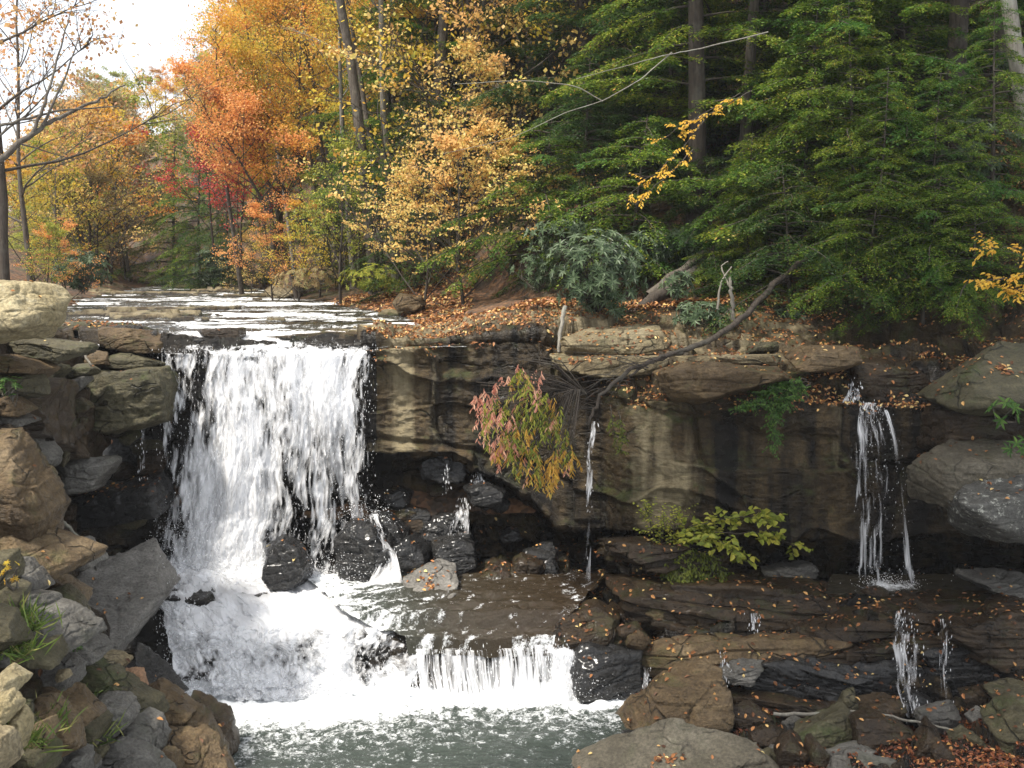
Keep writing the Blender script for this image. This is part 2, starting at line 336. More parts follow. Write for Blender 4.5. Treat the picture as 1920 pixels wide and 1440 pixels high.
Yg = np.repeat(yy[:, None], nx, 1); Xg = xs[None, :] * (14 + Yg * .95) - 4
Zg = Hh(Xg, Yg)
Zg = Zg + np.where(Yg < 60, np.round((fbm(np.stack([Xg, Yg, 0 * Xg], -1), (.28, .55, 1), 3, 21)) * 7) / 7 * .16, 0) * (np.abs(Xg - XC(Yg)) < HW(Yg) + 2)
SKX = [-200, 40, 90, 140, 200, 300, 380, 420, 450, 500]; SKY = [330, 250, 225, 150, 112, 112, 85, 25, -60, -500]
pxt = 960 + FPX * Xg / Yg; lim = P(pxt, np.interp(pxt, SKX, SKY) + 150, Yg)[..., 2]
Zg = np.where((Yg > 55) & (pxt < 470), np.minimum(Zg, np.maximum(lim, 6.2) + fbm(G0_ := np.stack([Xg, Yg, 0 * Xg], -1), (.1, .1, .1), 2, 7) * .6), Zg)
TERR = (Xg, Yg, Zg)
def build_terrain(topx, topy):
    Xg, Yg, Zg = TERR
    Z = Zg - np.clip(np.interp(Xg, topx, topy) + .5 - Yg, 0, None) * 1.1
    G = np.stack([Xg, Yg, Z], -1); ny, nx = Z.shape
    link("terrain", mesh_np("terrain", G, grid_quads(ny, nx), mats=[M['floor']]), kind="structure", label="leaf covered valley slopes behind the falls")
# river bed slabs of rock that show between the water
ny, nx = 420, 260
yy = 20.9 + (np.linspace(0, 1, ny) ** 1.4) * 45; Yg = np.repeat(yy[:, None], nx, 1)
Xg = XC(Yg) + np.linspace(-1, 1, nx)[None] * (HW(Yg) + 1.7)
pp = np.stack([Xg, Yg, 0 * Xg], -1)
e = np.abs(np.linspace(-1, 1, nx))[None]
bed = fbm(pp, (.33, 1.0, 1), 4, 33); 
Zb = ZR(Yg) - .15 + np.round((bed + e ** 6 * .55) * 5) / 5 * .46 + fbm(pp, (1.5, 4, 1), 3, 35) * .05
Zb = np.where(Yg < 22.5, Zb - .1 * (e < .8), Zb)
link("river_bed", mesh_np("river_bed", np.stack([Xg, Yg, Zb], -1), grid_quads(ny, nx), mats=[M['cliff']], attrs={"wet": np.clip(1.0 - (Zb - ZR(Yg)) * 6, 0, 1), "pale": np.clip((Zb - ZR(Yg)) * 5, 0, .55)}), kind="structure", label="flat sandstone shelves of the stream bed above the falls")
Zw = ZR(Yg) + .04 + fbm(pp, (1.2, 3.5, 1), 4, 41) * .05 + fbm(pp, (5, 12, 1), 2, 43) * .018
grad = np.gradient(ZR(yy)) / np.gradient(yy)
fo = .34 + np.clip(np.abs(grad) * 1., 0, .2)[:, None] + fbm(pp, (.45, 2.2, 1), 4, 47) * .75
fo = np.where(Yg < 22.3, fo + .25, fo)
link("river", mesh_np("river", np.stack([Xg, Yg, Zw], -1), grid_quads(ny, nx), mats=[M['river']], attrs={"foam": fo, "brown": 0 * Zw}), kind="structure", label="shallow bright stream running towards the falls")

# ------------------------------------------------------------------ the rock wall: rows of (py, distance) for columns in px
LC = {
 -260: [(600,22),(640,21.6),(660,21.5),(800,21.5),(900,21.4),(915,21.8),(1050,21.8),(1080,20.5),(1150,20.3),(1200,19.5),(1300,19.2)],
 150: [(625,22),(650,21.3),(668,21.2),(800,21.2),(880,21.3),(890,22),(1040,22),(1075,20.5),(1150,20),(1220,19),(1290,18.5)],
 285: [(632,21.6),(650,21.2),(665,21.0),(800,21.0),(830,21.0),(850,21.7),(1050,21.8),(1085,20.4),(1120,18.9),(1180,18.1),(1300,17.8)],
 420: [(632,21.6),(646,21.1),(657,20.85),(850,20.8),(940,20.9),(990,21.1),(1060,21.1),(1088,20.2),(1150,18.6),(1200,17.9),(1300,17.85)],
 690: [(628,21.8),(640,21.2),(650,20.85),(780,20.85),(850,20.8),(860,21.5),(1020,21.6),(1090,20.1),(1150,18.7),(1208,17.85),(1300,17.85)],
 850: [(612,22.3),(628,21.6),(640,20.9),(760,20.9),(850,20.75),(856,21.7),(1040,21.8),(1115,19.5),(1165,18.6),(1210,17.85),(1305,17.85)],
 1000: [(605,22.5),(620,21.6),(634,20.9),(780,20.95),(930,20.9),(936,21.9),(1060,22.0),(1125,19.4),(1165,18.7),(1210,17.95),(1310,17.95)],
 1050: [(618,22),(628,21.5),(650,21.0),(800,20.8),(985,20.75),(992,21.8),(1070,21.8),(1128,19.3),(1168,18.8),(1213,18.0),(1310,17.95)],
 1130: [(620,21.5),(655,21),(738,20.25),(850,20.5),(990,20.6),(996,21.6),(1080,21.5),(1130,19.3),(1170,18.8),(1215,18.0),(1310,17.9)],
 1175: [(622,21.3),(660,20.9),(745,19.8),(850,19.65),(990,19.7),(1010,19.95),(1060,19.7),(1110,18.9),(1190,18.6),(1215,18.0),(1310,17.7)],
 1350: [(635,21),(690,20.2),(750,19.5),(880,19.4),(985,19.5),(1000,20.2),(1080,20),(1115,18.7),(1175,18.3),(1205,17.7),(1330,17.0)],
 1500: [(640,21),(690,20.2),(750,19.5),(880,19.4),(1005,19.5),(1010,21),(1060,21.2),(1130,18.6),(1175,18.2),(1195,17.6),(1335,16.8)],
 1650: [(640,21.3),(700,20.3),(757,19.5),(880,19.5),(1010,19.5),(1005,21.3),(1050,21.5),(1135,18.4),(1180,18.1),(1200,17.5),(1340,16.7)],
 1760: [(640,21),(690,20),(760,19.2),(850,19.3),(1000,19.3),(990,21.2),(1055,21.3),(1130,18.3),(1170,18),(1190,17.4),(1330,16.6)],
 1920: [(620,20),(700,18.5),(760,18.2),(850,18.0),(1000,18),(1000,20.5),(1060,20.6),(1130,17.8),(1180,17.5),(1200,17),(1310,16.3)],
 2250: [(620,19),(700,17.5),(760,17.2),(850,17.0),(1000,17),(1000,19.5),(1060,19.6),(1130,17.2),(1180,17),(1200,16.5),(1310,15.8)]}
kp = np.array(sorted(LC)); ctl = np.array([LC[k] for k in kp], float)      # (col,row,2)
NU = 1000; us = np.linspace(-260, 2250, NU)
RC = []
for r in range(ctl.shape[1]):
    py = np.interp(us, kp, ctl[:, r, 0]); dd = np.interp(us, kp, ctl[:, r, 1]); RC.append(P(us, py, dd))
top = RC[0].copy(); top[:, 1] = np.maximum(RC[0][:, 1] + 1.6, 22.6); top[:, 0] = (us - 960) / FPX * top[:, 1]; top[:, 2] = Hh(top[:, 0], top[:, 1]) - .05
back = top.copy(); back[:, 1] += 1.5; back[:, 2] = Hh(back[:, 0], back[:, 1]) - .35
gz = np.interp(us, [300, 1130, 1250, 2250], [-.7, -.7, 0, .25])
f1 = RC[-1].copy(); f1[:, 1] -= .35; f1[:, 2] = np.minimum(gz, f1[:, 2] - .1); f2 = f1.copy(); f2[:, 1] = 12.0; f2[:, 0] = (us - 960) / FPX * 12.6; f2[:, 2] = np.interp(us, [300, 1130, 1300, 2250], [-.8, -.8, .1, .9])
build_terrain(top[:, 0], top[:, 1])
rows = [back, top] + RC + [f1, f2]
counts = [6, 30, 20, 26, 56, 56, 18, 34, 36, 26, 22, 46, 12, 60]
Gs = []
for k in range(len(rows) - 1):
    t = np.linspace(0, 1, counts[k], endpoint=False)[:, None, None]
    Gs.append(rows[k][None] * (1 - t) + rows[k + 1][None] * t)
Gs.append(rows[-1][None]); G0 = np.concatenate(Gs)
rowid = np.concatenate([np.full(c, k) + np.linspace(0, 1, c, endpoint=False) for k, c in enumerate(counts)] + [[len(counts)]])
for it in range(2):                                                        # round the sharp edges a little
    G0[1:-1] = (G0[:-2] + G0[1:-1] * 2 + G0[2:]) / 4
nrm = grid_normals(G0); nrm = np.where((nrm[..., 1:2] > .3) & (nrm[..., 2:3] < 0), -nrm, nrm)
fx, fy, fz = G0[..., 0], G0[..., 1], G0[..., 2]
warp = fbm(G0, (.6, .6, .6), 3, 60)
MF = np.clip(np.interp(rowid, [3.9, 4.2, 6, 6.2], [0, 1, 1, 0]), 0, 1)[:, None] > .5
zl = np.where(MF, fz * .62 + warp * .35 + fx * .1, fz * 2.6 + warp * .55 + fx * .12); li = np.floor(zl)
xb = fx * np.where(MF, .42, .75) + _h(li, li * 0, li * 0, 5) * 7 + fbm(G0, (.8, .8, .8), 2, 66) * .3 + fz * .12; bx_ = np.floor(xb)
grv = np.maximum(np.clip(1 - np.abs(xb - np.round(xb)) / .035, 0, 1), np.clip(1 - np.abs(zl - np.round(zl)) / .07, 0, 1))
block = _h(li, bx_, li * 0 + 3, 11) - .5
zl2 = fz * 7.5 + warp * .9 + fx * .15; li2 = np.floor(zl2); strat = _h(li2, np.floor(fx * .5 + _h(li2, li2, li2, 3) * 5), li2 * 0, 12) - .5
layered = np.interp(rowid, [0, 1.5, 3, 4.3, 6, 7, 9, 9.5, 12.5, 13, 14], [.05, .4, 1, .04, .04, .8, .8, 1.2, 1.0, .2, .1])[:, None]
pxg, pyg = to_px(G0)
disp = fbm(G0, (.55, .55, .7), 4, 70) * np.where(MF, .13, .26) - np.abs(fbm(G0, (2.2, 2.2, 3.5), 4, 71)) * np.interp(rowid, [0, 4, 4.4, 5.8, 6.2, 14], [.16, .16, .05, .05, .16, .16])[:, None] + fbm(G0, (8, 8, 14), 3, 73) * .035
disp = disp - grv * np.where(MF, .1, .06)
disp = disp + block * (.36 * layered + .16) + strat * .24 * layered
rg = 1 - np.abs(fbm(G0, (.8, .8, 1.6), 3, 75)); disp = disp - np.clip(rg - .95, 0, 1) * .8 * (rowid < 4)[:, None]
apr = ((pxg > 290) & (pxg < 1080) & (rowid[:, None] > 8.6) & (rowid[:, None] < 13.2)); disp = np.where(apr, disp * .22 - .08, disp)
inrv = ((pxg > 300) & (pxg < 700) & (rowid[:, None] < 3.2)); disp = np.where(inrv, disp * .25, disp)
disp = disp * np.interp(rowid, [0, 1, 2.2], [.1, .35, 1])[:, None]
G1 = G0 + nrm * disp[..., None]
wet = np.interp(pxg, [0, 250, 700, 820, 1000, 1180, 1560, 1600, 1730, 1800, 2000], [.3, .9, .9, .35, .55, .2, .38, .7, .7, .45, .35])
wet = np.maximum(wet, np.interp(pyg, [840, 900, 1000, 1100], [0, .25, .55, .6]))
wet = wet * np.interp(rowid, [0, 1.8, 3, 14], [.05, .15, 1, 1])[:, None]
wet = np.maximum(wet, np.exp(-((pxg - 1365) / 36) ** 2) * .75 * (pyg > 770) * (pyg < 1000)); wet = np.maximum(wet, .45 * (rowid[:, None] > 9) * (rowid[:, None] < 13))
pale = np.exp(-((pxg - 755) / 60) ** 2) * .6 * (pyg < 850) + np.exp(-((pxg - 1235) / 85) ** 2) * .58 * (pyg > 745) * (pyg < 1000) + np.exp(-((pxg - 1565) / 28) ** 2) * .4 * (pyg > 740) * (pyg < 1000)
pale = pale + .5 * (rowid[:, None] > 1.2) * (rowid[:, None] < 3.6) * np.interp(pxg, [650, 700, 1480, 1560], [0, 1, 1, 0]) 
wet = np.where(pale > .3, wet * .3, wet)
Q = grid_quads(G1.shape[0], NU)
CLIFF = G1; CN = grid_normals(G1)
link("terrain", mesh_np("cliff", G1, Q, mats=[M['cliff']], attrs={"wet": wet, "pale": pale}), kind="structure", label="layered brown sandstone cliff with dark undercuts around the falls")
# ------------------------------------------------------------------ left bank slope under the boulders
BK = [[(-420,520,14),(60,545,17),(110,600,20),(190,640,21.3)],
      [(-420,640,12.5),(40,660,16),(110,700,18.5),(180,740,20.5)],
      [(-420,800,11),(0,800,14.5),(90,850,17.5),(160,900,20.6)],
      [(-420,900,9.5),(0,960,13.2),(100,1000,16.5),(200,1060,19.5)],
      [(-420,1050,8.5),(0,1090,12),(130,1100,15.2),(230,1190,18)],
      [(-420,1200,7.5),(0,1200,10.6),(150,1220,13.6),(280,1320,16.6)],
      [(-420,1330,7),(0,1330,9.6),(220,1330,13.4),(400,1400,15.9)],
      [(-420,1480,6),(0,1480,8.6),(220,1480,12.2),(440,1480,14.6)],
      [(-420,1800,4.5),(0,1800,6.5),(220,1800,9.5),(520,1700,12.6)]]
bk = np.array([[P(*c) for c in r] for r in BK])
def lerp_grid(c, nr, nc):
    ri = np.linspace(0, c.shape[0] - 1, nr); ci = np.linspace(0, c.shape[1] - 1, nc)
    a = np.stack([np.stack([np.interp(ri, np.arange(c.shape[0]), c[:, j, k]) for j in range(c.shape[1])], 1) for k in range(3)], -1)
    return np.stack([np.stack([np.interp(ci, np.arange(c.shape[1]), a[i, :, k]) for i in range(nr)], 0) for k in range(3)], -1)
BG = lerp_grid(bk, 260, 220)
for it in range(6):
    BG[1:-1] = (BG[:-2] + BG[1:-1] * 2 + BG[2:]) / 4; BG[:, 1:-1] = (BG[:, :-2] + BG[:, 1:-1] * 2 + BG[:, 2:]) / 4
bn = grid_normals(BG); bn = np.where(bn[..., 2:3] < 0, -bn, bn)
BG = BG + bn * (fbm(BG, (1.1, 1.1, 1.1), 4, 80) * .28 + fbm(BG, (4, 4, 4), 3, 81) * .09 - .28)[..., None]
link("terrain", mesh_np("bank", BG, grid_quads(260, 220), mats=[M['darkbrown']]), kind="structure", label="earthy near bank under the heap of boulders on the left")
BGpx = np.stack(to_px(BG), -1).reshape(-1, 2); BGf = BG.reshape(-1, 3); BNf = bn.reshape(-1, 3)
def bank_depth(px, py):
    i = np.argmin((BGpx[:, 0] - px) ** 2 + (BGpx[:, 1] - py) ** 2); return BGf[i, 1]

# ------------------------------------------------------------------ water
def water_fall(name, label, rows, nu, nv, dens, seed, layers=2, jitter=.05, bend=None, soft=1.5, fu=10, fv=2.2, drops=0, thr_soft=1.0, wob=.05, dl=(.03, .1)):
    """rows: list of (left px, right px, py, distance); dens(u,v) 0..1"""
    g = Geo(); rows = np.array(rows, float); k = np.linspace(0, 1, len(rows)); v = np.linspace(0, 1, nv); u = np.linspace(0, 1, nu)
    ip = lambda c: np.interp(v, k, rows[:, c])
    lx, rx, py, dd = ip(0), ip(1), ip(2), ip(3)
    px = lx[:, None] + (rx - lx)[:, None] * u[None]; PY = np.repeat(py[:, None], nu, 1)
    if bend is not None: PY = PY + bend(u[None], v[:, None])
    base = P(px, PY, np.repeat(dd[:, None], nu, 1))
    W = base[0, -1, 0] - base[0, 0, 0]; Hv = np.linalg.norm(np.diff(base[:, nu // 2], axis=0), axis=1).sum()
    U, Vv = np.meshgrid(u, v); AL = []
    for l in range(layers):
        wp = fbm(np.stack([U * W * 1.2, Vv * Hv * .7, U * 0 + l], -1), oct=3, s=seed + 90 + l) * .22
        q = np.stack([(U * W + wp) * fu, Vv * Hv * fv - 0, U * 0 + l * 3.1], -1)
        n = fbm(q, oct=4, s=seed + l * 13, gain=.62)
        n2 = fbm(np.stack([U * W * fu * 3.2, Vv * Hv * fv * 2.6, U * 0 + l], -1), oct=2, s=seed + 50 + l)
        nn = n * .75 + n2 * .42
        D = np.vectorize(lambda a: a)(dens(U, Vv)) - l * .12
        al = np.clip(.5 + (nn * thr_soft + (D * 2 - 1) * .75) * soft, 0, 1) ** 1.3 * (1 if l == 0 else .7); keep = al > .03
        off = -jitter * (l + .3) + fbm(np.stack([U * W * 3, Vv * Hv * 1.1, U * 0 + 9 + l], -1), oct=4, s=seed + 5) * wob * 2.4 + n * wob
        B = base.copy(); B[..., 1] += off; B[..., 0] += fbm(np.stack([U * W * 2, Vv * Hv * 2, U * 0], -1), oct=3, s=seed + 6 + l) * wob
        B[..., 2] += fbm(np.stack([U * W * 6, Vv * Hv * 3, U * 0], -1), oct=2, s=seed + 8 + l) * wob * .6
        kf = keep[:-1, :-1] & keep[1:, 1:]
        q = grid_quads(nv, nu)[kf.ravel()]
        ids, inv = np.unique(q, return_inverse=True)
        g.add(B.reshape(-1, 3)[ids], inv.reshape(-1, 4), m=1); AL.append(al.ravel()[ids])
    if drops:
        rng = np.random.default_rng(seed); n = drops * 3; a = rng.random(n); b = rng.random(n)
        keep = rng.random(n) < np.clip(dens(a, b) * .8 + .25, 0, 1) * (dens(a, b) > .02); a = a[keep][:drops]; b = b[keep][:drops]
        lx, rx = np.interp(b, k, rows[:, 0]), np.interp(b, k, rows[:, 1]); dd = np.interp(b, k, rows[:, 3])
        p = P(lx + (rx - lx) * (a * 1.06 - .03), np.interp(b, k, rows[:, 2]), dd); m = len(p)
        p += rng.normal(0, 1, (m, 3)) * np.array([.03, .11, .05]); p[:, 1] -= .08
        dirn = np.stack([rng.normal(0, .12, m), rng.normal(0, .12, m) - .05, -np.ones(m)], -1)
        nr = np.stack([rng.normal(0, .4, m), -np.ones(m), rng.normal(0, .3, m)], -1)
        L = rng.uniform(dl[0], dl[1], m) * rng.uniform(.4, 1, m)
        g.leaves(p, dirn, nr, L, L * .2 + .003, 0, 0)
    me = g.mesh(name, [M['foam'], M['film']]); at = me.attributes.new("dens", 'FLOAT', 'POINT'); al = np.ones(len(me.vertices), np.float32); a = np.concatenate(AL); al[:len(a)] = a; at.data.foreach_set("value", al)
    return link(name, me, kind="structure", label=label)
def dmap(pts, U, V, s=.12):
    o = 0 * U; wt = 0 * U + 1e-6
    for (a, b, d) in pts:
        w_ = np.exp(-(((U - a) / s) ** 2 + ((V - b) / (s * 1.4)) ** 2)); o = o + w_ * d; wt = wt + w_
    return o / wt
# main fall 305..700
DM = [(0, 0, .35), (.12, .0, .5), (.25, .0, .9), (.5, 0, 1.), (.75, 0, .95), (.95, 0, .6),
      (0.02, .25, .35), (.13, .25, .45), (.2, .3, .35), (.32, .25, .95), (.5, .22, .78), (.65, .22, .8), (.8, .25, .8), (.9, .25, .55), (1, .2, .5),
      (.02, .5, .4), (.1, .45, .55), (.2, .55, .2), (.33, .5, 1.), (.48, .5, .62), (.6, .5, .42), (.75, .5, .75), (.85, .5, .55), (.97, .5, .55),
      (.02, .75, .42), (.12, .75, .42), (.22, .75, .45), (.35, .75, 1.05), (.5, .75, .75), (.6, .75, .35), (.72, .75, .5), (.85, .72, .35), (.98, .7, .45),
      (.02, 1, .35), (.12, 1, .4), (.24, .95, .75), (.4, .95, 1.1), (.52, .98, .9), (.65, .98, .55), (.78, .98, .4), (.95, 1, .1)]
fall_rows = [(300, 655, 622, 22.0), (300, 700, 648, 21.0), (304, 697, 664, 20.72), (308, 694, 760, 20.5), (305, 695, 860, 20.42), (295, 700, 970, 20.35), (285, 690, 1050, 20.2), (290, 680, 1082, 20.0)]
water_fall("waterfall", "broad white main waterfall dropping over the rock lip", fall_rows, 420, 560, lambda U, V: dmap(DM, U, V) - .01 - .5 * np.exp(-(1 - U) / .035) + .3 * fbm(np.stack([U * 5, V * 3, U * 0], -1), oct=3, s=3), 101, layers=3, drops=4500, fu=7.5, fv=2.2, wob=.08, dl=(.02, .07))
# the foaming apron below, down to the pool
AM = [(0, 0, .6), (.1, 0, .9), (.3, 0, 1.2), (.5, 0, 1.2), (.72, 0, 1.), (.88, 0, .1), (1, 0, -.3), (.92, .1, -.2), (.03, .25, .7), (.25, .25, 1.3), (.5, .3, 1.2), (.75, .25, .85), (.92, .25, .2), (1, .3, .05),
      (.03, .5, .45), (.15, .5, .75), (.4, .5, .95), (.6, .5, .75), (.75, .5, .85), (.88, .5, .4), (1, .5, .25), (0, .75, .35), (.15, .72, .5), (.3, .75, .55), (.5, .7, .6), (.66, .75, .5), (.8, .7, .45), (.92, .75, .4),
      (0, 1, .6), (.2, 1, .85), (.4, 1, .8), (.6, 1, .85), (.8, 1, .6), (1, 1, .5)]
water_fall("cascade", "wide foaming cascade spilling over the rock apron into the pool", [(300, 640, 1068, 20.05), (298, 680, 1095, 19.6), (302, 760, 1130, 18.75), (315, 800, 1175, 18.05), (325, 785, 1225, 17.75), (335, 775, 1285, 17.5), (335, 775, 1306, 17.3)],
           460, 330, lambda U, V: dmap(AM, U, V, .14) + .1 + .5 * fbm(np.stack([U * 9, V * 6, U * 0], -1), oct=4, s=31), 131, layers=3, drops=4500, dl=(.02, .06), fu=6, fv=4.2, wob=.13)
water_fall("cascade", "low veil of thin vertical streams right of the foaming apron", [(775, 1030, 1204, 17.95), (780, 1032, 1216, 17.72), (782, 1036, 1250, 17.66), (790, 1040, 1300, 17.58), (790, 1042, 1314, 17.55)],
           360, 130, lambda U, V: .42 + .2 * V + .25 * np.exp(-((U) / .05) ** 2) + .2 * fbm(np.stack([U * 9, V, U * 0], -1), oct=2, s=4) + .1 * (V < .2), 161, bend=lambda U, V: 9 * np.sin(np.pi * U) * V + 7 * fbm(np.stack([U * 7, U * 0, U * 0], -1) + 0 * V[..., None], oct=3, s=9) * V - 14 * U ** 6 * (1 - V), layers=2, drops=600, fu=13, fv=.9, wob=.03)
water_fall("cascade", "narrow thick white spout at the right end of the low veil", [(985, 1010, 1190, 18.3), (1015, 1060, 1200, 17.9), (1028, 1078, 1225, 17.6), (1034, 1088, 1270, 17.5), (1032, 1105, 1312, 17.4)],
           90, 130, lambda U, V: .82 - .5 * np.abs(U - .5) ** 2 * 4 * (V > .3) + .1 * V, 171, layers=3, drops=1500, fu=8, fv=2, wob=.05)
# thin falls on the right
water_fall("waterfall", "thin lacy waterfall dropping from the right cliff ledge in front of the dark undercut", [(1612, 1665, 755, 19.5), (1610, 1670, 772, 19.3), (1605, 1690, 850, 19.2), (1603, 1706, 950, 19.15), (1604, 1716, 1050, 19.12), (1606, 1722, 1104, 19.1)],
           170, 420, lambda U, V: np.where(U < .45, .33 - .1 * V - .1 * np.abs(U - .2), np.where(U < .68, .32 * (1 - V * 1.1), .02)) + .36 * np.exp(-((U - .87) / .06) ** 2) * (V > .15), 181, layers=2, drops=350, fu=19, fv=1.1, dl=(.02, .05), wob=.03)
water_fall("waterfall", "small upper spill above the thin right waterfall", [(1600, 1622, 704, 20.0), (1592, 1612, 725, 19.85), (1578, 1610, 755, 19.7)], 40, 60, lambda U, V: .42 + 0 * U, 191, layers=2, drops=120, fu=10, fv=2, wob=.03)
water_fall("waterfall", "lower spill below the thin right waterfall over the strata", [(1680, 1702, 1146, 17.4), (1676, 1720, 1172, 17.2), (1672, 1722, 1210, 16.75), (1682, 1724, 1290, 16.25), (1700, 1730, 1345, 16.1)], 70, 220, lambda U, V: .3 - .08 * V + 0 * U, 195, layers=2, drops=120, fu=14, fv=1.5, wob=.03)
water_fall("waterfall", "faint trickle beside the lower spill on the far right", [(1764, 1776, 1160, 17.2), (1763, 1777, 1200, 16.7), (1762, 1776, 1325, 16.2)], 22, 120, lambda U, V: .4 - .15 * V + 0 * U, 196, layers=1, drops=30, fu=20, fv=1.5, wob=.02)
water_fall("waterfall", "fine thread of water dripping from under the arching branch", [(1110, 1118, 790, 20.0), (1101, 1112, 850, 19.9), (1098, 1108, 960, 19.8), (1090, 1108, 1160, 19.0)], 16, 300, lambda U, V: .4 - .15 * V + 0 * U, 197, layers=1, drops=30, fu=20, fv=1.6, wob=.02)
water_fall("waterfall", "little fan shaped spill among the dark rocks left of the hanging bush", [(862, 876, 934, 20.9), (850, 880, 960, 20.6), (840, 878, 1002, 20.4)], 60, 90, lambda U, V: .32 + 0 * U, 198, layers=2, drops=60, fu=14, fv=1.8, wob=.03)
water_fall("waterfall", "small spill on the ledge just above the fan shaped one", [(885, 900, 885, 21.2), (884, 905, 900, 20.9), (884, 903, 915, 20.7)], 30, 40, lambda U, V: .35 + 0 * U, 199, layers=1, drops=40, fu=14, fv=1.8, wob=.02)
water_fall("waterfall", "side spill sliding down the right of the round black boulder", [(690, 705, 965, 20.1), (705, 722, 1000, 19.8), (720, 740, 1040, 19.6), (690, 755, 1095, 19.3)], 60, 130, lambda U, V: .33 + .15 * V + 0 * U, 200, layers=2, drops=80, fu=10, fv=2, wob=.04)
for k, (a, b, y0, y1, d, t) in enumerate([(265, 270, 800, 895, 20.0, "thread of dripping water under the big left block"), (834, 840, 870, 920, 20.9, "thread of dripping water in the dark recess"), (1352, 1364, 1215, 1270, 16.85, "small drip above the leaf strewn boulder"), (1206, 1214, 1245, 1300, 16.9, "small drip beside the dark ledge block"), (1404, 1420, 1150, 1180, 17.45, "tiny spill on the leaf covered upper step")]):
    water_fall("waterfall", t, [(a, b, y0, d), (a - 1, b + 2, y1, d - .1)], 14, 90, lambda U, V: .28 + 0 * U, 210 + k, layers=1, drops=25, fu=20, fv=1.6, wob=.02)

# plunge pool behind the low veil (brown shallow water), sloping to the lip
nr, nc = 160, 300
rw = [(560, 1130, 1085, 20.0), (600, 1110, 1120, 19.0), (640, 1078, 1165, 18.1), (700, 1052, 1196, 17.95), (760, 1040, 1214, 17.75), (765, 1038, 1240, 17.68)]
rw = np.array(rw, float); k = np.linspace(0, 1, 6); v = np.linspace(0, 1, nr); u = np.linspace(0, 1, nc)
pxs = np.interp(v, k, rw[:, 0])[:, None] * (1 - u) + np.interp(v, k, rw[:, 1])[:, None] * u
W0 = P(pxs, np.repeat(np.interp(v, k, rw[:, 2])[:, None], nc, 1), np.repeat(np.interp(v, k, rw[:, 3])[:, None], nc, 1))
W0[..., 2] += .1 + .1 * np.sin(v[:, None] * np.pi) + fbm(W0, (1.6, 5, 2), 4, 120) * .09 + fbm(W0, (6, 18, 9), 3, 121) * .03
fo = np.interp(pxs, [600, 690, 760, 900, 1100], [.75, .5, .3, .17, .1]) + fbm(W0 @ np.array([[.9, -.43, 0], [.43, .9, 0], [0, 0, 1]]), (3, 17, 1), 4, 122) * .5 - .06 + np.exp(-((pxs - 1080) / 40) ** 2) * .2 * (v[:, None] < .7) + .25 * (pxs > 960) * (v[:, None] > .75)
link("water", mesh_np("ledge_water", W0, grid_quads(nr, nc), mats=[M['pool']], attrs={"foam": fo, "brown": np.interp(pxs, [700, 850, 1100], [.2, .8, 1.])}), kind="structure", label="shallow brown water on the ledge above the low veil")
# splash ledge on the right
rw = [(1560, 1900, 1082, 19.5), (1540, 1920, 1118, 18.7), (1580, 1900, 1150, 18.25)]
rw = np.array(rw, float); k = np.linspace(0, 1, 3); nr, nc = 70, 160; v = np.linspace(0, 1, nr); u = np.linspace(0, 1, nc)
pxs = np.interp(v, k, rw[:, 0])[:, None] * (1 - u) + np.interp(v, k, rw[:, 1])[:, None] * u
pys = np.repeat(np.interp(v, k, rw[:, 2])[:, None], nc, 1)
W1 = P(pxs, pys, np.repeat(np.interp(v, k, rw[:, 3])[:, None], nc, 1)); W1[..., 2] += .05 + fbm(W1, (3, 5, 2), 3, 125) * .03
fo = .62 * np.exp(-(((pxs - 1665) / 62) ** 2 + ((pys - 1104) / 13) ** 2))
link("water", mesh_np("splash_water", W1, grid_quads(nr, nc), mats=[M['pool']], attrs={"foam": fo, "brown": fo * 0 + .7}), kind="structure", label="shallow water under the thin right waterfall")
# the pool in front
nr, nc = 360, 460
Yp = np.repeat(np.linspace(17.95, 11, nr)[:, None], nc, 1); Xp = np.repeat(np.linspace(-6.4, 3.6, nc)[None], nr, 0)
pp = np.stack([Xp, Yp, 0 * Xp], -1)
foot = np.interp(Xp, [-6.4, -5, -1.5, .2, 1.1, 2], [17.3, 17.2, 17.3, 17.45, 17.3, 17.2])
dist = foot - Yp
reach = np.interp(Xp, [-6, -4.5, -3, -1.8, -.8, .2, 1., 1.9], [1.0, 1.4, 1.25, .9, .55, .5, .75, .2])
fo = np.where(dist < reach, 1.05 - dist / reach * .75, .36 * np.exp(-(dist - reach) / 1.8)) + .08
near = np.exp(-np.clip(dist, 0, 9) / .8)
Zp = fbm(pp, (1.3, 2.6, 1), 4, 130) * (.06 + .12 * near) + fbm(pp, (5, 10, 1), 3, 131) * (.022 + .06 * near)
link("pool", mesh_np("pool", np.stack([Xp, Yp, Zp], -1), grid_quads(nr, nc), mats=[M['pool']], attrs={"foam": fo, "brown": 0 * fo}), kind="structure", label="grey green pool with foam below the cascades")
# spray of droplets where the water lands
rng = np.random.default_rng(5); g = Geo()
for (cx_, cy_, d_, sx, sy, n_) in [(480, 1085, 19.9, 130, 28, 2600), (540, 1295, 17.3, 170, 22, 2200), (1070, 1300, 17.35, 40, 18, 700), (690, 965, 20.2, 30, 18, 420), (1670, 1098, 19.1, 34, 12, 420), (345, 1010, 20.2, 35, 40, 700), (900, 1308, 17.45, 110, 8, 500), (330, 1180, 18.2, 22, 60, 500), (640, 1075, 19.6, 40, 20, 500)]:
    p = P(rng.normal(cx_, sx, n_), rng.normal(cy_, sy, n_), d_ + rng.normal(0, .15, n_) - .12)
    g.leaves(p, rng.normal(0, 1, (n_, 3)), rng.normal(0, 1, (n_, 3)), rng.uniform(.01, .035, n_), rng.uniform(.008, .02, n_))
link("water_spray", g.mesh("spray", [M['foam']]), kind="stuff", label="fine white spray around the feet of the falls")
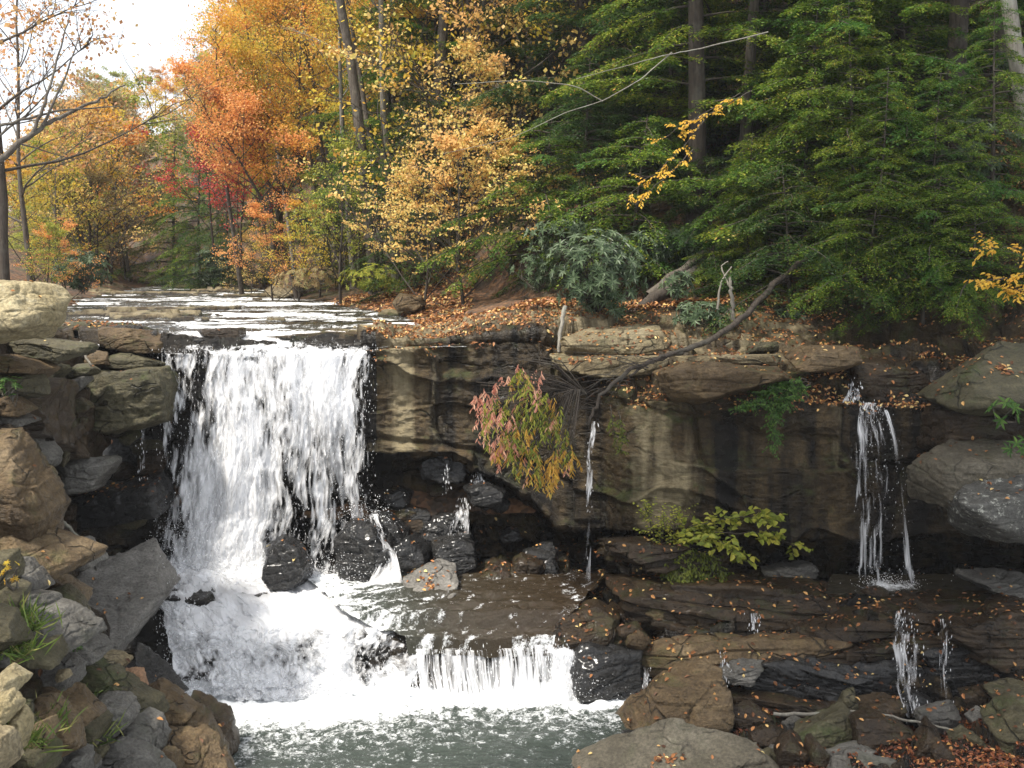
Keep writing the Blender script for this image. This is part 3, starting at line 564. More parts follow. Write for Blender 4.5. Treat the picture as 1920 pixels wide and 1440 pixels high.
# ------------------------------------------------------------------ rocks
import bmesh
def ico(n):
    bm = bmesh.new(); bmesh.ops.create_icosphere(bm, subdivisions=n, radius=1); V = np.array([v.co[:] for v in bm.verts]); T = np.array([[v.index for v in f.verts] for f in bm.faces]); bm.free(); return V, T
ICO = {3: ico(3), 4: ico(4), 5: ico(5), 6: ico(6)}
def hull2(p):
    p = sorted(map(tuple, p)); cr = lambda o, a, b: (a[0] - o[0]) * (b[1] - o[1]) - (a[1] - o[1]) * (b[0] - o[0])
    def half(q):
        h = []
        for x in q:
            while len(h) >= 2 and cr(h[-2], h[-1], x) <= 0: h.pop()
            h.append(x)
        return h[:-1]
    return np.array(half(p) + half(p[::-1]))
def rock_mesh(outline, thick, seed, lvl, m, topf=.35, p=22, rough=1., ly=5., la=.05):
    p = p * 2.2
    """outline: 2D points (x,z) round the origin; convex block with facets, chipped and layered"""
    rng = np.random.default_rng(seed); h = hull2(outline); n = len(h); pl = []
    for i in range(n):
        a, b = h[i], h[(i + 1) % n]; e = b - a; ln = np.hypot(*e)
        if ln < 1e-6: continue
        n2 = np.array([e[1], -e[0]]) / ln; o = float(n2 @ a); t = rng.uniform(-.28, .22); o = max(o, .04)
        nn = np.array([n2[0], t, n2[1]]); l = np.linalg.norm(nn); pl.append((nn / l, o / l * (1 + abs(t) * .2)))
    hz = np.ptp(h[:, 1]); hx = np.ptp(h[:, 0]); zt = h[:, 1].max(); T = thick / 2
    for s in range(2):
        nn = unit(np.array([rng.uniform(-.4, .4), -1, rng.uniform(-.15, .25)])); pl.append((nn, T * rng.uniform(.8, 1)))
    nt_ = unit(np.array([rng.uniform(-.2, .2), -.46, .88])) if topf >= .74 else unit(np.array([rng.uniform(-.25, .25), -.75, .66 + rng.uniform(-.1, .15)])); q = np.array([0, -T, zt - hz * topf]); pl.append((nt_, max(nt_ @ q, .05)))
    nb = unit(np.array([rng.uniform(-.3, .3), -.6, -.8])); q = np.array([0, -T, -abs(h[:, 1].min()) * .7]); pl.append((nb, max(nb @ q, .05)))
    pl.append((np.array([0, 1., 0]), T)); pl.append((unit(np.array([rng.uniform(-.5, .5), .8, .3])), T * 1.1))
    V, F = ICO[lvl]; dm = np.array([hx, thick * 1.1, hz]); d = unit(V * dm)
    s = 0
    for nn, o in pl: s = s + np.clip(d @ nn / o, 0, None) ** p
    X0 = d * (s ** (-1 / p))[:, None]
    for k in range(10 if p > 40 else 3):
        nn = unit(rng.normal(0, 1, 3) * np.array([1, 1, .9])); nn[1] = -abs(nn[1]); s = s + np.clip(d @ nn / ((X0 @ nn).max() * rng.uniform(.84, .95)), 0, None) ** p
    r = s ** (-1 / p) * 1.03; X_ = d * r[:, None]; sz = (hx * hz * thick) ** (1 / 3)
    off = rng.uniform(-50, 50, 3); A = X_ + off
    f = 1 / sz
    dis = fbm(A, (1.6 * f,) * 3, 3, seed) * .05 * sz - np.abs(fbm(A, (4 * f, 4 * f, 6 * f), 4, seed + 1)) * .06 * sz
    tz = X_[:, 2] + X_[:, 0] * rng.uniform(-.25, .25); tl_ = tz / sz * ly +  fbm(A, (f, f, f), 2, seed + 2) * .8; li = np.floor(tl_); dis -= np.clip(1 - np.abs(tl_ - np.round(tl_)) / .12, 0, 1) * la * .4 * sz
    dis += (_h(li, np.floor(X_[:, 0] / sz * 1.6 + _h(li, li, li, 4) * 3), li * 0, seed) - .5) * la * sz
    cr = 1 - np.abs(fbm(A, (1.1 * f, 1.1 * f, 1.8 * f), 2, seed + 5)); dis -= np.clip(cr - .95, 0, 1) * .55 * sz
    X_ = X_ + d * (dis * rough)[:, None]
    return mesh_np("rock", X_, None, F, [m])
ROCKTOPS = []
RC_N = 0
def rock(pts, depth, thick, m, label, topf=.35, cat="rock", name="rock", group=None, rough=1., p=22, ly=5., la=.05):
    global RC_N; RC_N += 1
    pts = np.array(pts, float); c = (pts.min(0) + pts.max(0)) / 2; C = P(c[0], c[1], depth)
    W = P(pts[:, 0], pts[:, 1], depth) - C; hx = np.ptp(pts[:, 0]); lvl = 6 if hx > 75 else (5 if hx > 34 else 4)
    me = rock_mesh(W[:, [0, 2]], thick, 1000 + RC_N, lvl, M[m], topf, p, rough, ly, la)
    o = link(name, me, loc=tuple(C), label=label, category=cat)
    if group: o["group"] = group
    ROCKTOPS.append((o, C, me)); return o
def B(*a, **k): k.setdefault("name", "boulder"); k.setdefault("cat", "boulder"); return rock(*a, **k)
B([(-60,540),(0,527),(45,530),(75,558),(103,585),(95,605),(60,632),(0,645),(-60,650)], 15.2, 1.4, 'cream', "large cream sunlit boulder at the left edge above the stream", topf=.6, p=12)
rock([(12,640),(40,633),(100,640),(158,655),(135,673),(95,676),(35,662)], 16.6, 1.0, 'olive', "long tapering slab just below the large cream boulder", topf=.5)
rock([(-30,668),(15,665),(45,672),(78,690),(65,702),(-30,702)], 16, .9, 'brown', "brown slab at the left edge under the long tapering slab")
rock([(-30,700),(45,705),(60,735),(20,745),(-30,740)], 15.8, .9, 'olive', "shadowed olive block at the left edge above the small green plant")
rock([(76,714),(95,690),(118,682),(130,690),(120,702),(100,716),(85,722)], 18.4, .5, 'olive', "small wedge rock propped above the tall green grey block")
rock([(122,698),(135,688),(170,685),(179,691),(170,702),(140,710),(125,708)], 19, .5, 'olive', "small flat rock resting left of the big mossy block")
rock([(42,735),(55,705),(72,700),(90,712),(78,740),(55,750)], 17.6, .6, 'olive', "upright grey olive rock above the tall green grey block")
rock([(124,736),(130,716),(165,704),(162,722),(142,740)], 18.9, .4, 'grey', "thin pale edged rock leaning on the big mossy block")
B([(125,748),(150,715),(180,694),(300,690),(322,730),(308,785),(250,790),(205,812),(165,802),(140,782)], 20.0, 1.6, 'olive', "big dark wet block with green moss left of the main waterfall", topf=.06, p=30)
rock([(50,762),(62,738),(85,733),(115,745),(150,792),(128,860),(100,856),(75,832),(55,792)], 18.4, 1.0, 'olive', "tall smooth green grey block on the left rock pile", topf=.1)
rock([(13,794),(33,787),(70,815),(103,858),(95,870),(77,876),(40,838)], 16.8, .5, 'grey', "flat grey slab tilted down to the right", topf=.5)
rock([(-20,748),(20,740),(42,755),(50,775),(0,770)], 15.5, .7, 'brown', "small brown rock at the left edge beside the green plant")
rock([(-20,776),(20,774),(52,783),(45,797),(-20,795)], 15.6, .7, 'grey', "low grey rock at the left edge above the tilted slab")
rock([(-30,800),(30,800),(60,850),(40,880),(-30,850)], 15.4, .9, 'darkbrown', "dark rock wedged behind the tilted grey slab")
B([(-60,835),(10,826),(40,860),(78,920),(98,955),(82,1012),(40,1002),(-60,985)], 13.6, 1.3, 'brown', "large orange brown boulder at the left edge, highest of the brown ones", topf=.55, p=30)
B([(76,888),(100,866),(195,855),(212,865),(205,882),(180,915),(110,927),(78,908)], 18.9, 1.1, 'grey', "dark grey block with a flat front below the tall green grey block", topf=.3)
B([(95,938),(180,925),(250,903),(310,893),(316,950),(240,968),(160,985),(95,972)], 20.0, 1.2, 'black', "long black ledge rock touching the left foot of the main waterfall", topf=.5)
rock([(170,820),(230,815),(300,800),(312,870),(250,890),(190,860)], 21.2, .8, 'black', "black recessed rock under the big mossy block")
rock([(185,620),(205,614),(245,617),(300,640),(305,661),(250,661),(190,650)], 20.9, .8, 'brown', "brown block on the stream lip left of the main waterfall", topf=.45)
rock([(195,672),(215,665),(260,668),(302,680),(290,692),(230,692),(195,684)], 20.5, .7, 'olive', "rounded flat rock on top of the big mossy block")
rock([(160,672),(175,664),(200,668),(205,685),(170,688)], 20.2, .5, 'brown', "small brown rock left of the rounded flat one")
rock([(373,620),(440,613),(458,617),(456,633),(435,643),(385,632)], 21.4, .7, 'darkbrown', "dark rectangular block standing in the stream at the lip")
rock([(325,632),(350,628),(420,645),(415,656),(340,655)], 21.2, .6, 'black', "low wet rock in the lip below the rectangular block")
rock([(75,614),(130,603),(240,606),(258,612),(180,623),(120,627)], 22.3, 1.2, 'olive', "flat tan shelf at the near edge of the stream", topf=.8)
rock([(345,668),(362,664),(378,672),(372,684),(350,684)], 20.9, .4, 'black', "small black rock poking from the left strands of the waterfall")
# left bank heap
LB = [
 ([(-40,1000),(30,990),(90,1015),(146,1060),(122,1076),(105,1082),(50,1066),(-40,1050)],13.4,1.2,'brown',"long orange brown slab sloping down right, below the largest brown boulder",.55),
 ([(112,1022),(135,1014),(170,1035),(186,1056),(150,1064)],16.2,.8,'grey',"small grey rock behind the broken pale stick",.5),
 ([(-10,1058),(25,1050),(55,1065),(76,1090),(80,1112),(45,1112),(20,1096)],12.6,.7,'grey',"grey rock under the long orange brown slab",.45),
 ([(-40,1060),(0,1055),(15,1100),(-10,1110),(-40,1100)],11.9,.7,'olive',"olive rock cut by the left edge under the brown slab",.45),
 ([(67,1076),(85,1068),(115,1085),(151,1105),(154,1137),(110,1126),(80,1112)],14.2,.8,'brown',"brown wedge rock left of the big flat topped boulder",.3),
 ([(116,1082),(160,1062),(240,1057),(255,1075),(285,1095),(298,1115),(290,1142),(236,1216),(225,1230),(205,1203),(155,1145),(150,1112)],17.3,2.5,'palegrey',"big flat topped grey boulder at the edge of the cascade",.78),
 ([(148,1142),(186,1165),(217,1226),(196,1228),(163,1182)],16.4,.6,'darkbrown',"thin dark slab tucked under the big flat topped boulder",.2),
 ([(-10,1114),(20,1098),(46,1108),(43,1132),(22,1156),(-10,1142)],11.6,.6,'olive',"square olive rock near the left edge, pale topped",.5),
 ([(38,1132),(50,1110),(75,1114),(93,1140),(60,1152),(28,1156)],12.2,.6,'grey',"grey rock right of the square olive rock",.5),
 ([(63,1122),(85,1112),(125,1125),(152,1150),(170,1187),(145,1190),(88,1152)],13.4,.8,'olive',"jagged olive rock below the brown wedge",.4),
 ([(28,1152),(50,1142),(100,1155),(136,1180),(152,1206),(100,1217),(58,1197)],12.0,.9,'grey',"broad grey brown rock in the middle of the left heap",.6),
 ([(108,1216),(150,1200),(172,1205),(198,1228),(160,1240),(120,1232)],13.4,.7,'grey',"grey rock with a small green sprig on it",.55),
 ([(163,1233),(190,1227),(215,1231),(237,1245),(210,1266),(185,1252)],14.0,.5,'tan',"pale wedge rock just above the pinkish flat rock",.5),
 ([(211,1270),(225,1251),(265,1254),(273,1290),(259,1302),(235,1287)],14.2,.35,'pink',"flat pinkish orange rock near the pool edge",.75),
 ([(47,1211),(75,1203),(110,1225),(117,1240),(80,1237),(50,1222)],11.4,.6,'olive',"flat dark rock below the broad grey brown one",.5),
 ([(63,1247),(90,1233),(120,1238),(142,1255),(139,1287),(110,1277),(75,1260)],12.0,.6,'grey',"grey lumpy rock left of the slanting brown slab",.4),
 ([(133,1257),(160,1251),(215,1275),(267,1310),(287,1356),(260,1352),(175,1312),(138,1292)],13.5,.9,'olive',"long slanting brown slab under the pinkish rock",.6),
 ([(50,1278),(85,1274),(122,1290),(167,1320),(187,1342),(165,1352),(130,1332),(88,1312)],11.8,.6,'brown',"narrow brown slab with grass at its middle",.5),
 ([(66,1312),(90,1308),(122,1345),(142,1370),(147,1397),(120,1412),(93,1372)],11.1,.6,'brown',"dark edged brown block leaning near the bottom left",.3),
 ([(163,1332),(200,1314),(236,1325),(251,1345),(225,1372),(205,1384),(185,1362)],12.9,.8,'grey',"blue grey angular rock, left one of the pair near the bottom",.45),
 ([(210,1377),(250,1347),(291,1370),(305,1400),(285,1432),(248,1407)],13.2,.8,'grey',"blue grey angular rock, right one of the pair near the bottom",.4),
 ([(268,1312),(300,1297),(340,1315),(367,1337),(340,1352),(295,1357),(273,1337)],14.4,.7,'brown',"yellow brown rock below the pinkish flat one",.5),
 ([(353,1318),(380,1325),(432,1375),(440,1405),(431,1428),(388,1387),(363,1347)],15.3,.8,'darkbrown',"dark rounded rock at the pool edge with a stick poking out",.35),
 ([(281,1362),(320,1341),(360,1345),(396,1380),(432,1428),(350,1408),(298,1377)],14.3,.9,'brown',"large brown slab behind the dark rounded rock",.6),
 ([(298,1380),(360,1396),(422,1430),(445,1480),(298,1480),(290,1402)],13.7,.9,'brown',"brown boulder at the bottom edge left of the pool",.6),
 ([(168,1410),(200,1402),(262,1420),(305,1450),(300,1480),(170,1480)],12.4,.6,'grey',"grey layered rock cut by the bottom edge",.6),
 ([(283,1424),(305,1405),(327,1412),(335,1445),(285,1455)],13.1,.4,'brown',"small brown rock above the bottom edge",.5),
 ([(-5,1268),(20,1257),(39,1268),(36,1295),(20,1311),(0,1302)],9.8,.4,'cream',"cream rock near the left edge, highest of the three cream ones",.3),
 ([(-20,1318),(15,1304),(31,1320),(26,1345),(0,1362),(-20,1352)],9.3,.4,'cream',"cream rock cut by the left edge, middle of the three cream ones",.3),
 ([(22,1347),(45,1339),(51,1360),(41,1400),(25,1412),(13,1390)],9.4,.35,'cream',"cream upright rock, lowest of the three cream ones",.3),
 ([(-30,1370),(10,1380),(22,1420),(0,1450),(-30,1450)],8.8,.4,'tan',"tan rock in the bottom left corner",.4),
 ([(143,1352),(170,1342),(192,1360),(186,1382),(153,1377)],12.3,.5,'olive',"small olive rock left of the blue grey pair",.4),
 ([(190,1402),(200,1392),(246,1394),(247,1416),(205,1414)],12.6,.4,'brown',"small flat brown rock under the blue grey pair",.5),
 ([(103,1263),(125,1259),(131,1270),(112,1278)],11.6,.2,'tan',"little pale chip lying on the lumpy grey rock",.5),
 ([(-20,1150),(22,1160),(45,1200),(20,1215),(-20,1200)],10.8,.6,'olive',"olive rock under dry grass at the left edge",.5),
 ([(40,1398),(70,1390),(95,1410),(90,1450),(45,1450)],10.3,.5,'olive',"olive rock at the bottom edge left of the leaning brown block",.5),
 ([(108,1418),(130,1405),(165,1420),(165,1460),(110,1460)],11.3,.5,'grey',"grey rock at the bottom edge right of the leaning brown block",.5),
 ([(60,1360),(85,1350),(100,1385),(80,1400),(55,1390)],10.4,.4,'brown',"small brown rock left of the leaning brown block",.4),
 ([(250,1225),(275,1240),(300,1290),(330,1300),(300,1310),(260,1260)],16.0,.6,'black',"black wet rock between the heap and the cascade",.3),
 ([(250,1075),(275,1070),(312,1080),(305,1095),(270,1095)],18.6,.5,'black',"low black rock at the left edge of the cascade",.4)]
for pts, d, t, m, lab, tf in LB: rock(pts, d, t, m, lab, topf=tf, name="boulder" if "boulder" in lab else "rock", cat="boulder" if "boulder" in lab else "rock")
# centre
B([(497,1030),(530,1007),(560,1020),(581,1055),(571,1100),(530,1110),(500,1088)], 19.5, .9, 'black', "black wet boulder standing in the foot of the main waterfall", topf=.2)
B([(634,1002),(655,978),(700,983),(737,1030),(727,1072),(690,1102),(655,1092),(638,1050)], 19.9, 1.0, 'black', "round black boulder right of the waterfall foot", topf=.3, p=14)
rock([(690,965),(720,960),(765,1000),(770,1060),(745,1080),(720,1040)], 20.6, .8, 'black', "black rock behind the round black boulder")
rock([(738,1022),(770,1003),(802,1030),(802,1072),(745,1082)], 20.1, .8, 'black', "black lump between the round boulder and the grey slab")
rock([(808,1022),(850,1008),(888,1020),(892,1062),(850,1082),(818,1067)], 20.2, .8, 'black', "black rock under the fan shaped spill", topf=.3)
rock([(755,1087),(795,1067),(858,1085),(852,1112),(822,1127),(768,1112)], 19.2, 1.3, 'palegrey', "flat topped pale grey slab lying in the ledge water", topf=.85, p=34)
rock([(962,1052),(980,1039),(1012,1055),(1007,1088),(968,1084)], 20.2, .5, 'darkbrown', "pointed dark rock with leaves under the hanging bush", topf=.3)
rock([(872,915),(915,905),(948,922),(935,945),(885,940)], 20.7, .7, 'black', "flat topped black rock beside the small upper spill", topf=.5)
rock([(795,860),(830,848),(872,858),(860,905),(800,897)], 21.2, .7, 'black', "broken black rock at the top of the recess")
rock([(880,1085),(930,1060),(960,1075),(1010,1090),(1000,1115),(890,1112)], 20.0, .7, 'darkbrown', "low dark rock strewn with orange leaves behind the ledge water")
rock([(842,1145),(900,1120),(1000,1109),(1105,1130),(1095,1168),(1000,1175),(900,1168)], 18.8, 1.2, 'darkbrown', "wide flat dark ledge with yellow leaves in the brown water", topf=.8)
B([(1072,1228),(1100,1203),(1202,1213),(1208,1302),(1090,1314)], 17.8, 1.2, 'black', "dark layered block right of the white spout", topf=.25)
rock([(1140,1192),(1200,1184),(1222,1205),(1215,1230),(1148,1228)], 18.1, .9, 'olive', "grey green block above the dark layered block")
rock([(1030,1172),(1060,1150),(1120,1138),(1160,1160),(1140,1208),(1075,1218),(1042,1206)], 18.15, 1.0, 'darkbrown', "wet dark rock at the right rim of the ledge water", topf=.6)
rock([(1145,1135),(1195,1150),(1205,1185),(1150,1190),(1120,1165)], 18.9, .8, 'darkbrown', "dark brown block at the left end of the strata")
# right cliff top and side
rock([(1052,640),(1080,625),(1240,622),(1262,645),(1200,664),(1050,664)], 20.9, 1.2, 'tan', "long tan ledge on the cliff top right of the bare pole", topf=.6)
rock([(1030,672),(1140,662),(1250,668),(1245,700),(1130,708),(1032,690)], 20.4, 1.1, 'tan', "pale stepped ledge under the arching branch", topf=.5)
rock([(1238,700),(1290,680),(1400,684),(1482,694),(1480,712),(1400,728),(1320,752),(1258,742),(1240,722)], 19.3, 1.4, 'brown', "big overhanging slab on the cliff edge beside the branch", topf=.4, p=34)
rock([(1272,676),(1300,668),(1460,664),(1470,680),(1400,688),(1280,690)], 20.0, 1.0, 'tan', "thin pale slab lying on the overhanging slab", topf=.6)
B([(1482,680),(1530,648),(1600,650),(1608,680),(1570,698),(1510,696)], 19.9, 1.0, 'brown', "rounded pale brown boulder on the cliff top left of the upper spill", topf=.5, p=12)
rock([(1398,657),(1410,643),(1450,644),(1457,660),(1400,664)], 20.6, .6, 'olive', "small rounded rock on the leaf covered cliff top")
rock([(1600,682),(1650,675),(1722,690),(1745,750),(1625,756),(1598,730)], 20.1, 1.0, 'darkbrown', "dark wet rock beside the upper spill", topf=.3)
B([(1752,748),(1800,705),(1850,672),(2000,620),(2000,765),(1800,770)], 18.1, 1.8, 'olive', "great sloping grey rock with leaves at the right edge", topf=.85, p=12)
B([(1728,925),(1742,868),(1775,845),(2000,832),(2000,898),(1830,905),(1762,948)], 17.9, 1.6, 'stone', "smooth grey slab jutting over the undercut at the right edge", topf=.35, p=14)
B([(1783,937),(1812,908),(2000,884),(2000,1004),(1860,1008),(1795,965)], 17.2, 1.4, 'lichen', "lichen speckled boulder under the smooth grey slab", topf=.3, p=14)
rock([(1770,770),(1990,768),(1990,835),(1770,845)], 18.6, 1.2, 'darkbrown', "dark upright face between the sloping rock and the smooth slab", topf=.1, p=30)
# strata slabs
SL = [([(1150,1012),(1250,1018),(1345,1045),(1350,1076),(1200,1062),(1140,1036)],19.0,.8,'darkbrown',"thinly layered grey ledge under the hanging plants",.5),
 ([(1425,1068),(1520,1058),(1535,1078),(1450,1090)],19.8,.6,'grey',"low grey slab in the mouth of the dark undercut",.6),
 ([(1150,1128),(1240,1096),(1450,1100),(1545,1116),(1560,1146),(1400,1172),(1200,1182),(1160,1156)],18.4,1.6,'darkbrown',"long brown shelf covered with leaves, topmost of the strata",.7),
 ([(1460,1158),(1700,1128),(1990,1122),(1990,1162),(1700,1180),(1490,1186)],18.1,1.4,'darkbrown',"long dark wet shelf under the splash of the thin right waterfall",.6),
 ([(1188,1232),(1290,1190),(1500,1188),(1575,1205),(1400,1240),(1208,1268)],17.7,1.3,'brown',"rust brown shelf above the leaf strewn boulder",.6),
 ([(1465,1220),(1700,1190),(1790,1200),(1775,1226),(1570,1248),(1470,1240)],17.5,1.2,'darkbrown',"curved dark shelf behind the lower spill",.5),
 ([(1350,1266),(1480,1234),(1700,1240),(1800,1275),(1785,1312),(1480,1332),(1370,1304)],17.1,1.3,'black',"smooth black bulging ledge left of the lower spill",.4),
 ([(1345,1306),(1600,1312),(1750,1325),(1725,1352),(1380,1350)],16.7,.9,'darkbrown',"low dark ledge just behind the long pale stick",.5),
 ([(1340,1262),(1385,1252),(1432,1255),(1400,1280),(1345,1275)],16.9,.5,'grey',"flat pale slab above the leaf strewn boulder",.7),
 ([(1775,1160),(1900,1132),(2000,1150),(2000,1262),(1850,1252),(1785,1200)],17.2,1.3,'darkbrown',"thick brown ledge block at the right edge",.4),
 ([(1720,1225),(1780,1200),(1900,1260),(1880,1310),(1750,1300)],17.2,1.0,'black',"black wet rock behind the faint trickle",.4),
 ([(1820,1085),(1990,1090),(1990,1125),(1880,1118)],18.0,.8,'grey',"flat grey slab at the right edge of the undercut floor",.7)]
for pts, d, t, m, lab, tf in SL: rock(pts, d, t, m, lab, topf=tf, rough=1.2, p=34, ly=9., la=.11)
# bottom right boulders
BR = [([(1168,1392),(1195,1345),(1215,1302),(1240,1280),(1300,1270),(1360,1275),(1367,1310),(1347,1372),(1300,1387),(1225,1422),(1185,1412)],16.1,1.3,'brown',"big lumpy leaf strewn boulder at the right side of the pool",.5),
 ([(1060,1470),(1180,1410),(1240,1388),(1330,1364),(1400,1380),(1455,1440),(1460,1490),(1060,1490)],14.6,1.2,'stone',"broad smooth boulder at the bottom edge beside the pool",.8),
 ([(1488,1372),(1560,1338),(1597,1333),(1592,1377),(1560,1402),(1528,1392)],15.6,.8,'olive',"angular olive boulder under the long pale stick",.5),
 ([(1598,1347),(1640,1338),(1702,1365),(1724,1390),(1690,1412),(1630,1403),(1600,1387)],15.4,.8,'darkbrown',"dark rounded boulder right of the angular olive one",.5),
 ([(1458,1397),(1480,1380),(1510,1400),(1518,1450),(1456,1450)],14.8,.5,'darkbrown',"dark upright rock at the bottom edge, left of a pair",.2),
 ([(1514,1402),(1530,1385),(1562,1430),(1558,1455),(1518,1450)],14.7,.4,'darkbrown',"dark pointed rock at the bottom edge, right of a pair",.2),
 ([(1688,1436),(1738,1368),(1772,1400),(1775,1450),(1698,1460)],14.9,.6,'darkbrown',"dark peaked rock at the bottom edge",.3),
 ([(1856,1362),(1920,1318),(1990,1330),(1990,1430),(1880,1416)],15.0,1.0,'olive',"rounded dark boulder in the bottom right corner",.4),
 ([(1816,1345),(1842,1328),(1868,1365),(1830,1379)],15.7,.4,'grey',"pale grey triangular rock near the bottom right corner",.4),
 ([(1778,1384),(1815,1366),(1842,1400),(1800,1414)],15.2,.5,'olive',"small olive rock below the pale triangular one",.4),
 ([(1558,1414),(1620,1400),(1664,1420),(1645,1445),(1568,1445)],14.9,.6,'grey',"grey rock dotted with orange leaves at the bottom edge",.6),
 ([(1560,1450),(1620,1428),(1700,1440),(1710,1470),(1550,1470)],14.2,.6,'grey',"pale rock just showing at the bottom edge",.7),
 ([(1848,1290),(1920,1282),(1990,1310),(1900,1335),(1868,1315)],15.9,.8,'olive',"olive rock above the corner boulder",.5),
 ([(1570,1330),(1582,1302),(1604,1300),(1610,1335),(1588,1345)],16.0,.35,'olive',"small upright rock by the pale stick",.2),
 ([(1600,1325),(1660,1312),(1700,1330),(1680,1350),(1610,1348)],16.1,.5,'darkbrown',"low wet rock under the lower spill",.5),
 ([(1720,1330),(1780,1320),(1800,1345),(1760,1365),(1720,1355)],15.9,.5,'grey',"grey rock where the faint trickle lands",.5),
 ([(1368,1330),(1420,1325),(1450,1350),(1410,1368),(1370,1360)],16.0,.4,'darkbrown',"dark wet rock right of the big leaf strewn boulder",.5),
 ([(1408,1372),(1450,1365),(1475,1385),(1450,1405),(1412,1400)],15.3,.35,'darkbrown',"small rock half buried in red leaves",.6),
 ([(1166,1378),(1230,1372),(1243,1398),(1200,1422),(1170,1408)],15.3,.4,'black',"black wet rock at the foot of the lumpy boulder",.5),
 ([(1740,1400),(1765,1392),(1800,1420),(1790,1450),(1750,1450)],14.7,.4,'darkbrown',"dark rock right of the peaked rock",.4),
 ([(1690,1318),(1715,1300),(1750,1315),(1735,1335),(1700,1338)],16.4,.4,'black',"black rock between the two right trickles",.4),
 ([(1800,1300),(1840,1290),(1858,1320),(1820,1335)],16.2,.5,'darkbrown',"dark rock left of the olive rock near the corner",.4)]
for k, (pts, d, t, m, lab, tf) in enumerate(BR): rock(pts, d, t, m, lab, topf=tf, p=14 if k < 2 else 20, name="boulder" if "boulder" in lab else "rock", cat="boulder" if "boulder" in lab else "rock")
rock([(738,570),(752,552),(790,556),(800,572),(780,582),(745,582)], 27.5, .8, 'brown', "stone piled under the beech on the far bank")
rock([(495,545),(520,534),(560,536),(575,552),(550,562),(505,560)], 38, 1.4, 'tan', "pale rounded rock on the bank beyond the stream")
# rubble rocks, placed at random
ORD = ["first", "second", "third", "fourth", "fifth", "sixth", "seventh", "eighth", "ninth", "tenth", "eleventh", "twelfth", "thirteenth", "fourteenth", "fifteenth", "sixteenth", "seventeenth", "eighteenth", "nineteenth", "twentieth"]
O9 = ORD[:9]
for a, b in (("twenty", "thirtieth"), ("thirty", "fortieth"), ("forty", "fiftieth"), ("fifty", "sixtieth"), ("sixty", "seventieth")): ORD += [a + " " + x for x in O9] + [b]
def filler(n, boxf, sizes, mats, what, seed, group):
    rg = random.Random(seed); L = sorted([boxf(rg) for _ in range(n)], key=lambda q: q[0])
    for i, (px, py, d) in enumerate(L):
        s = rg.uniform(*sizes); a = rg.uniform(0, 6.3); pts = []
        for k in range(7):
            t = a + k * 2 * math.pi / 7 + rg.uniform(-.3, .3); r = s * rg.uniform(.7, 1.1); pts.append((px + r * math.cos(t), py + r * .72 * math.sin(t)))
        rock(pts, d, s / 2059 * d * rg.uniform(1.2, 2), rg.choice(mats), "%s, %s from the left" % (what, ORD[i]), topf=rg.uniform(.2, .6), group=group)
def fb(rg):
    py = rg.uniform(1150, 1440); px = rg.uniform(0, np.interp(py, [1150, 1440], [150, 330])); return px, py, bank_depth(px, py) - .4
filler(62, fb, (9, 24), ['stone', 'grey', 'brown', 'olive', 'palegrey'], "small filler stone between the boulders of the left heap", 3, "small stones of the left heap")
def fc(rg):
    py = rg.uniform(890, 1080); px = rg.uniform(705, 1080); return px, py, np.interp(py, [890, 1000, 1090], [21.6, 21.0, 20.3])
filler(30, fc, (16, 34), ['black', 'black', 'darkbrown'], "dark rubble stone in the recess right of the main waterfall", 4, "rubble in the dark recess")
def fd(rg):
    py = rg.uniform(1340, 1440); px = rg.uniform(1370, 1910); z = .05; ang = PITCH + math.atan((py - 720) / FPX); return px, py, (CAMZ - .05) / math.tan(ang)
filler(36, fd, (9, 22), ['darkbrown', 'olive', 'grey', 'darkbrown'], "small stone in the leaf litter at the bottom right", 5, "small stones among the wet leaves")
def fe(rg):
    px = rg.uniform(0, 300); py = rg.uniform(690, 980); return px, py, max(bank_depth(min(px, 190), py), 17) + .3
filler(22, fe, (14, 34), ['olive', 'darkbrown', 'black'], "wedged stone in the gaps of the upper left rock pile", 6, "wedged stones of the upper left pile")
def ff(rg):
    px = rg.uniform(1150, 1900); py = rg.uniform(1100, 1300); return px, py, np.interp(py, [1100, 1140, 1200, 1300], [19, 18.2, 17.6, 16.9])
filler(9, ff, (14, 36), ['darkbrown', 'brown', 'darkbrown'], "loose slab on the wet strata of the right ledges", 7, "loose slabs on the strata")
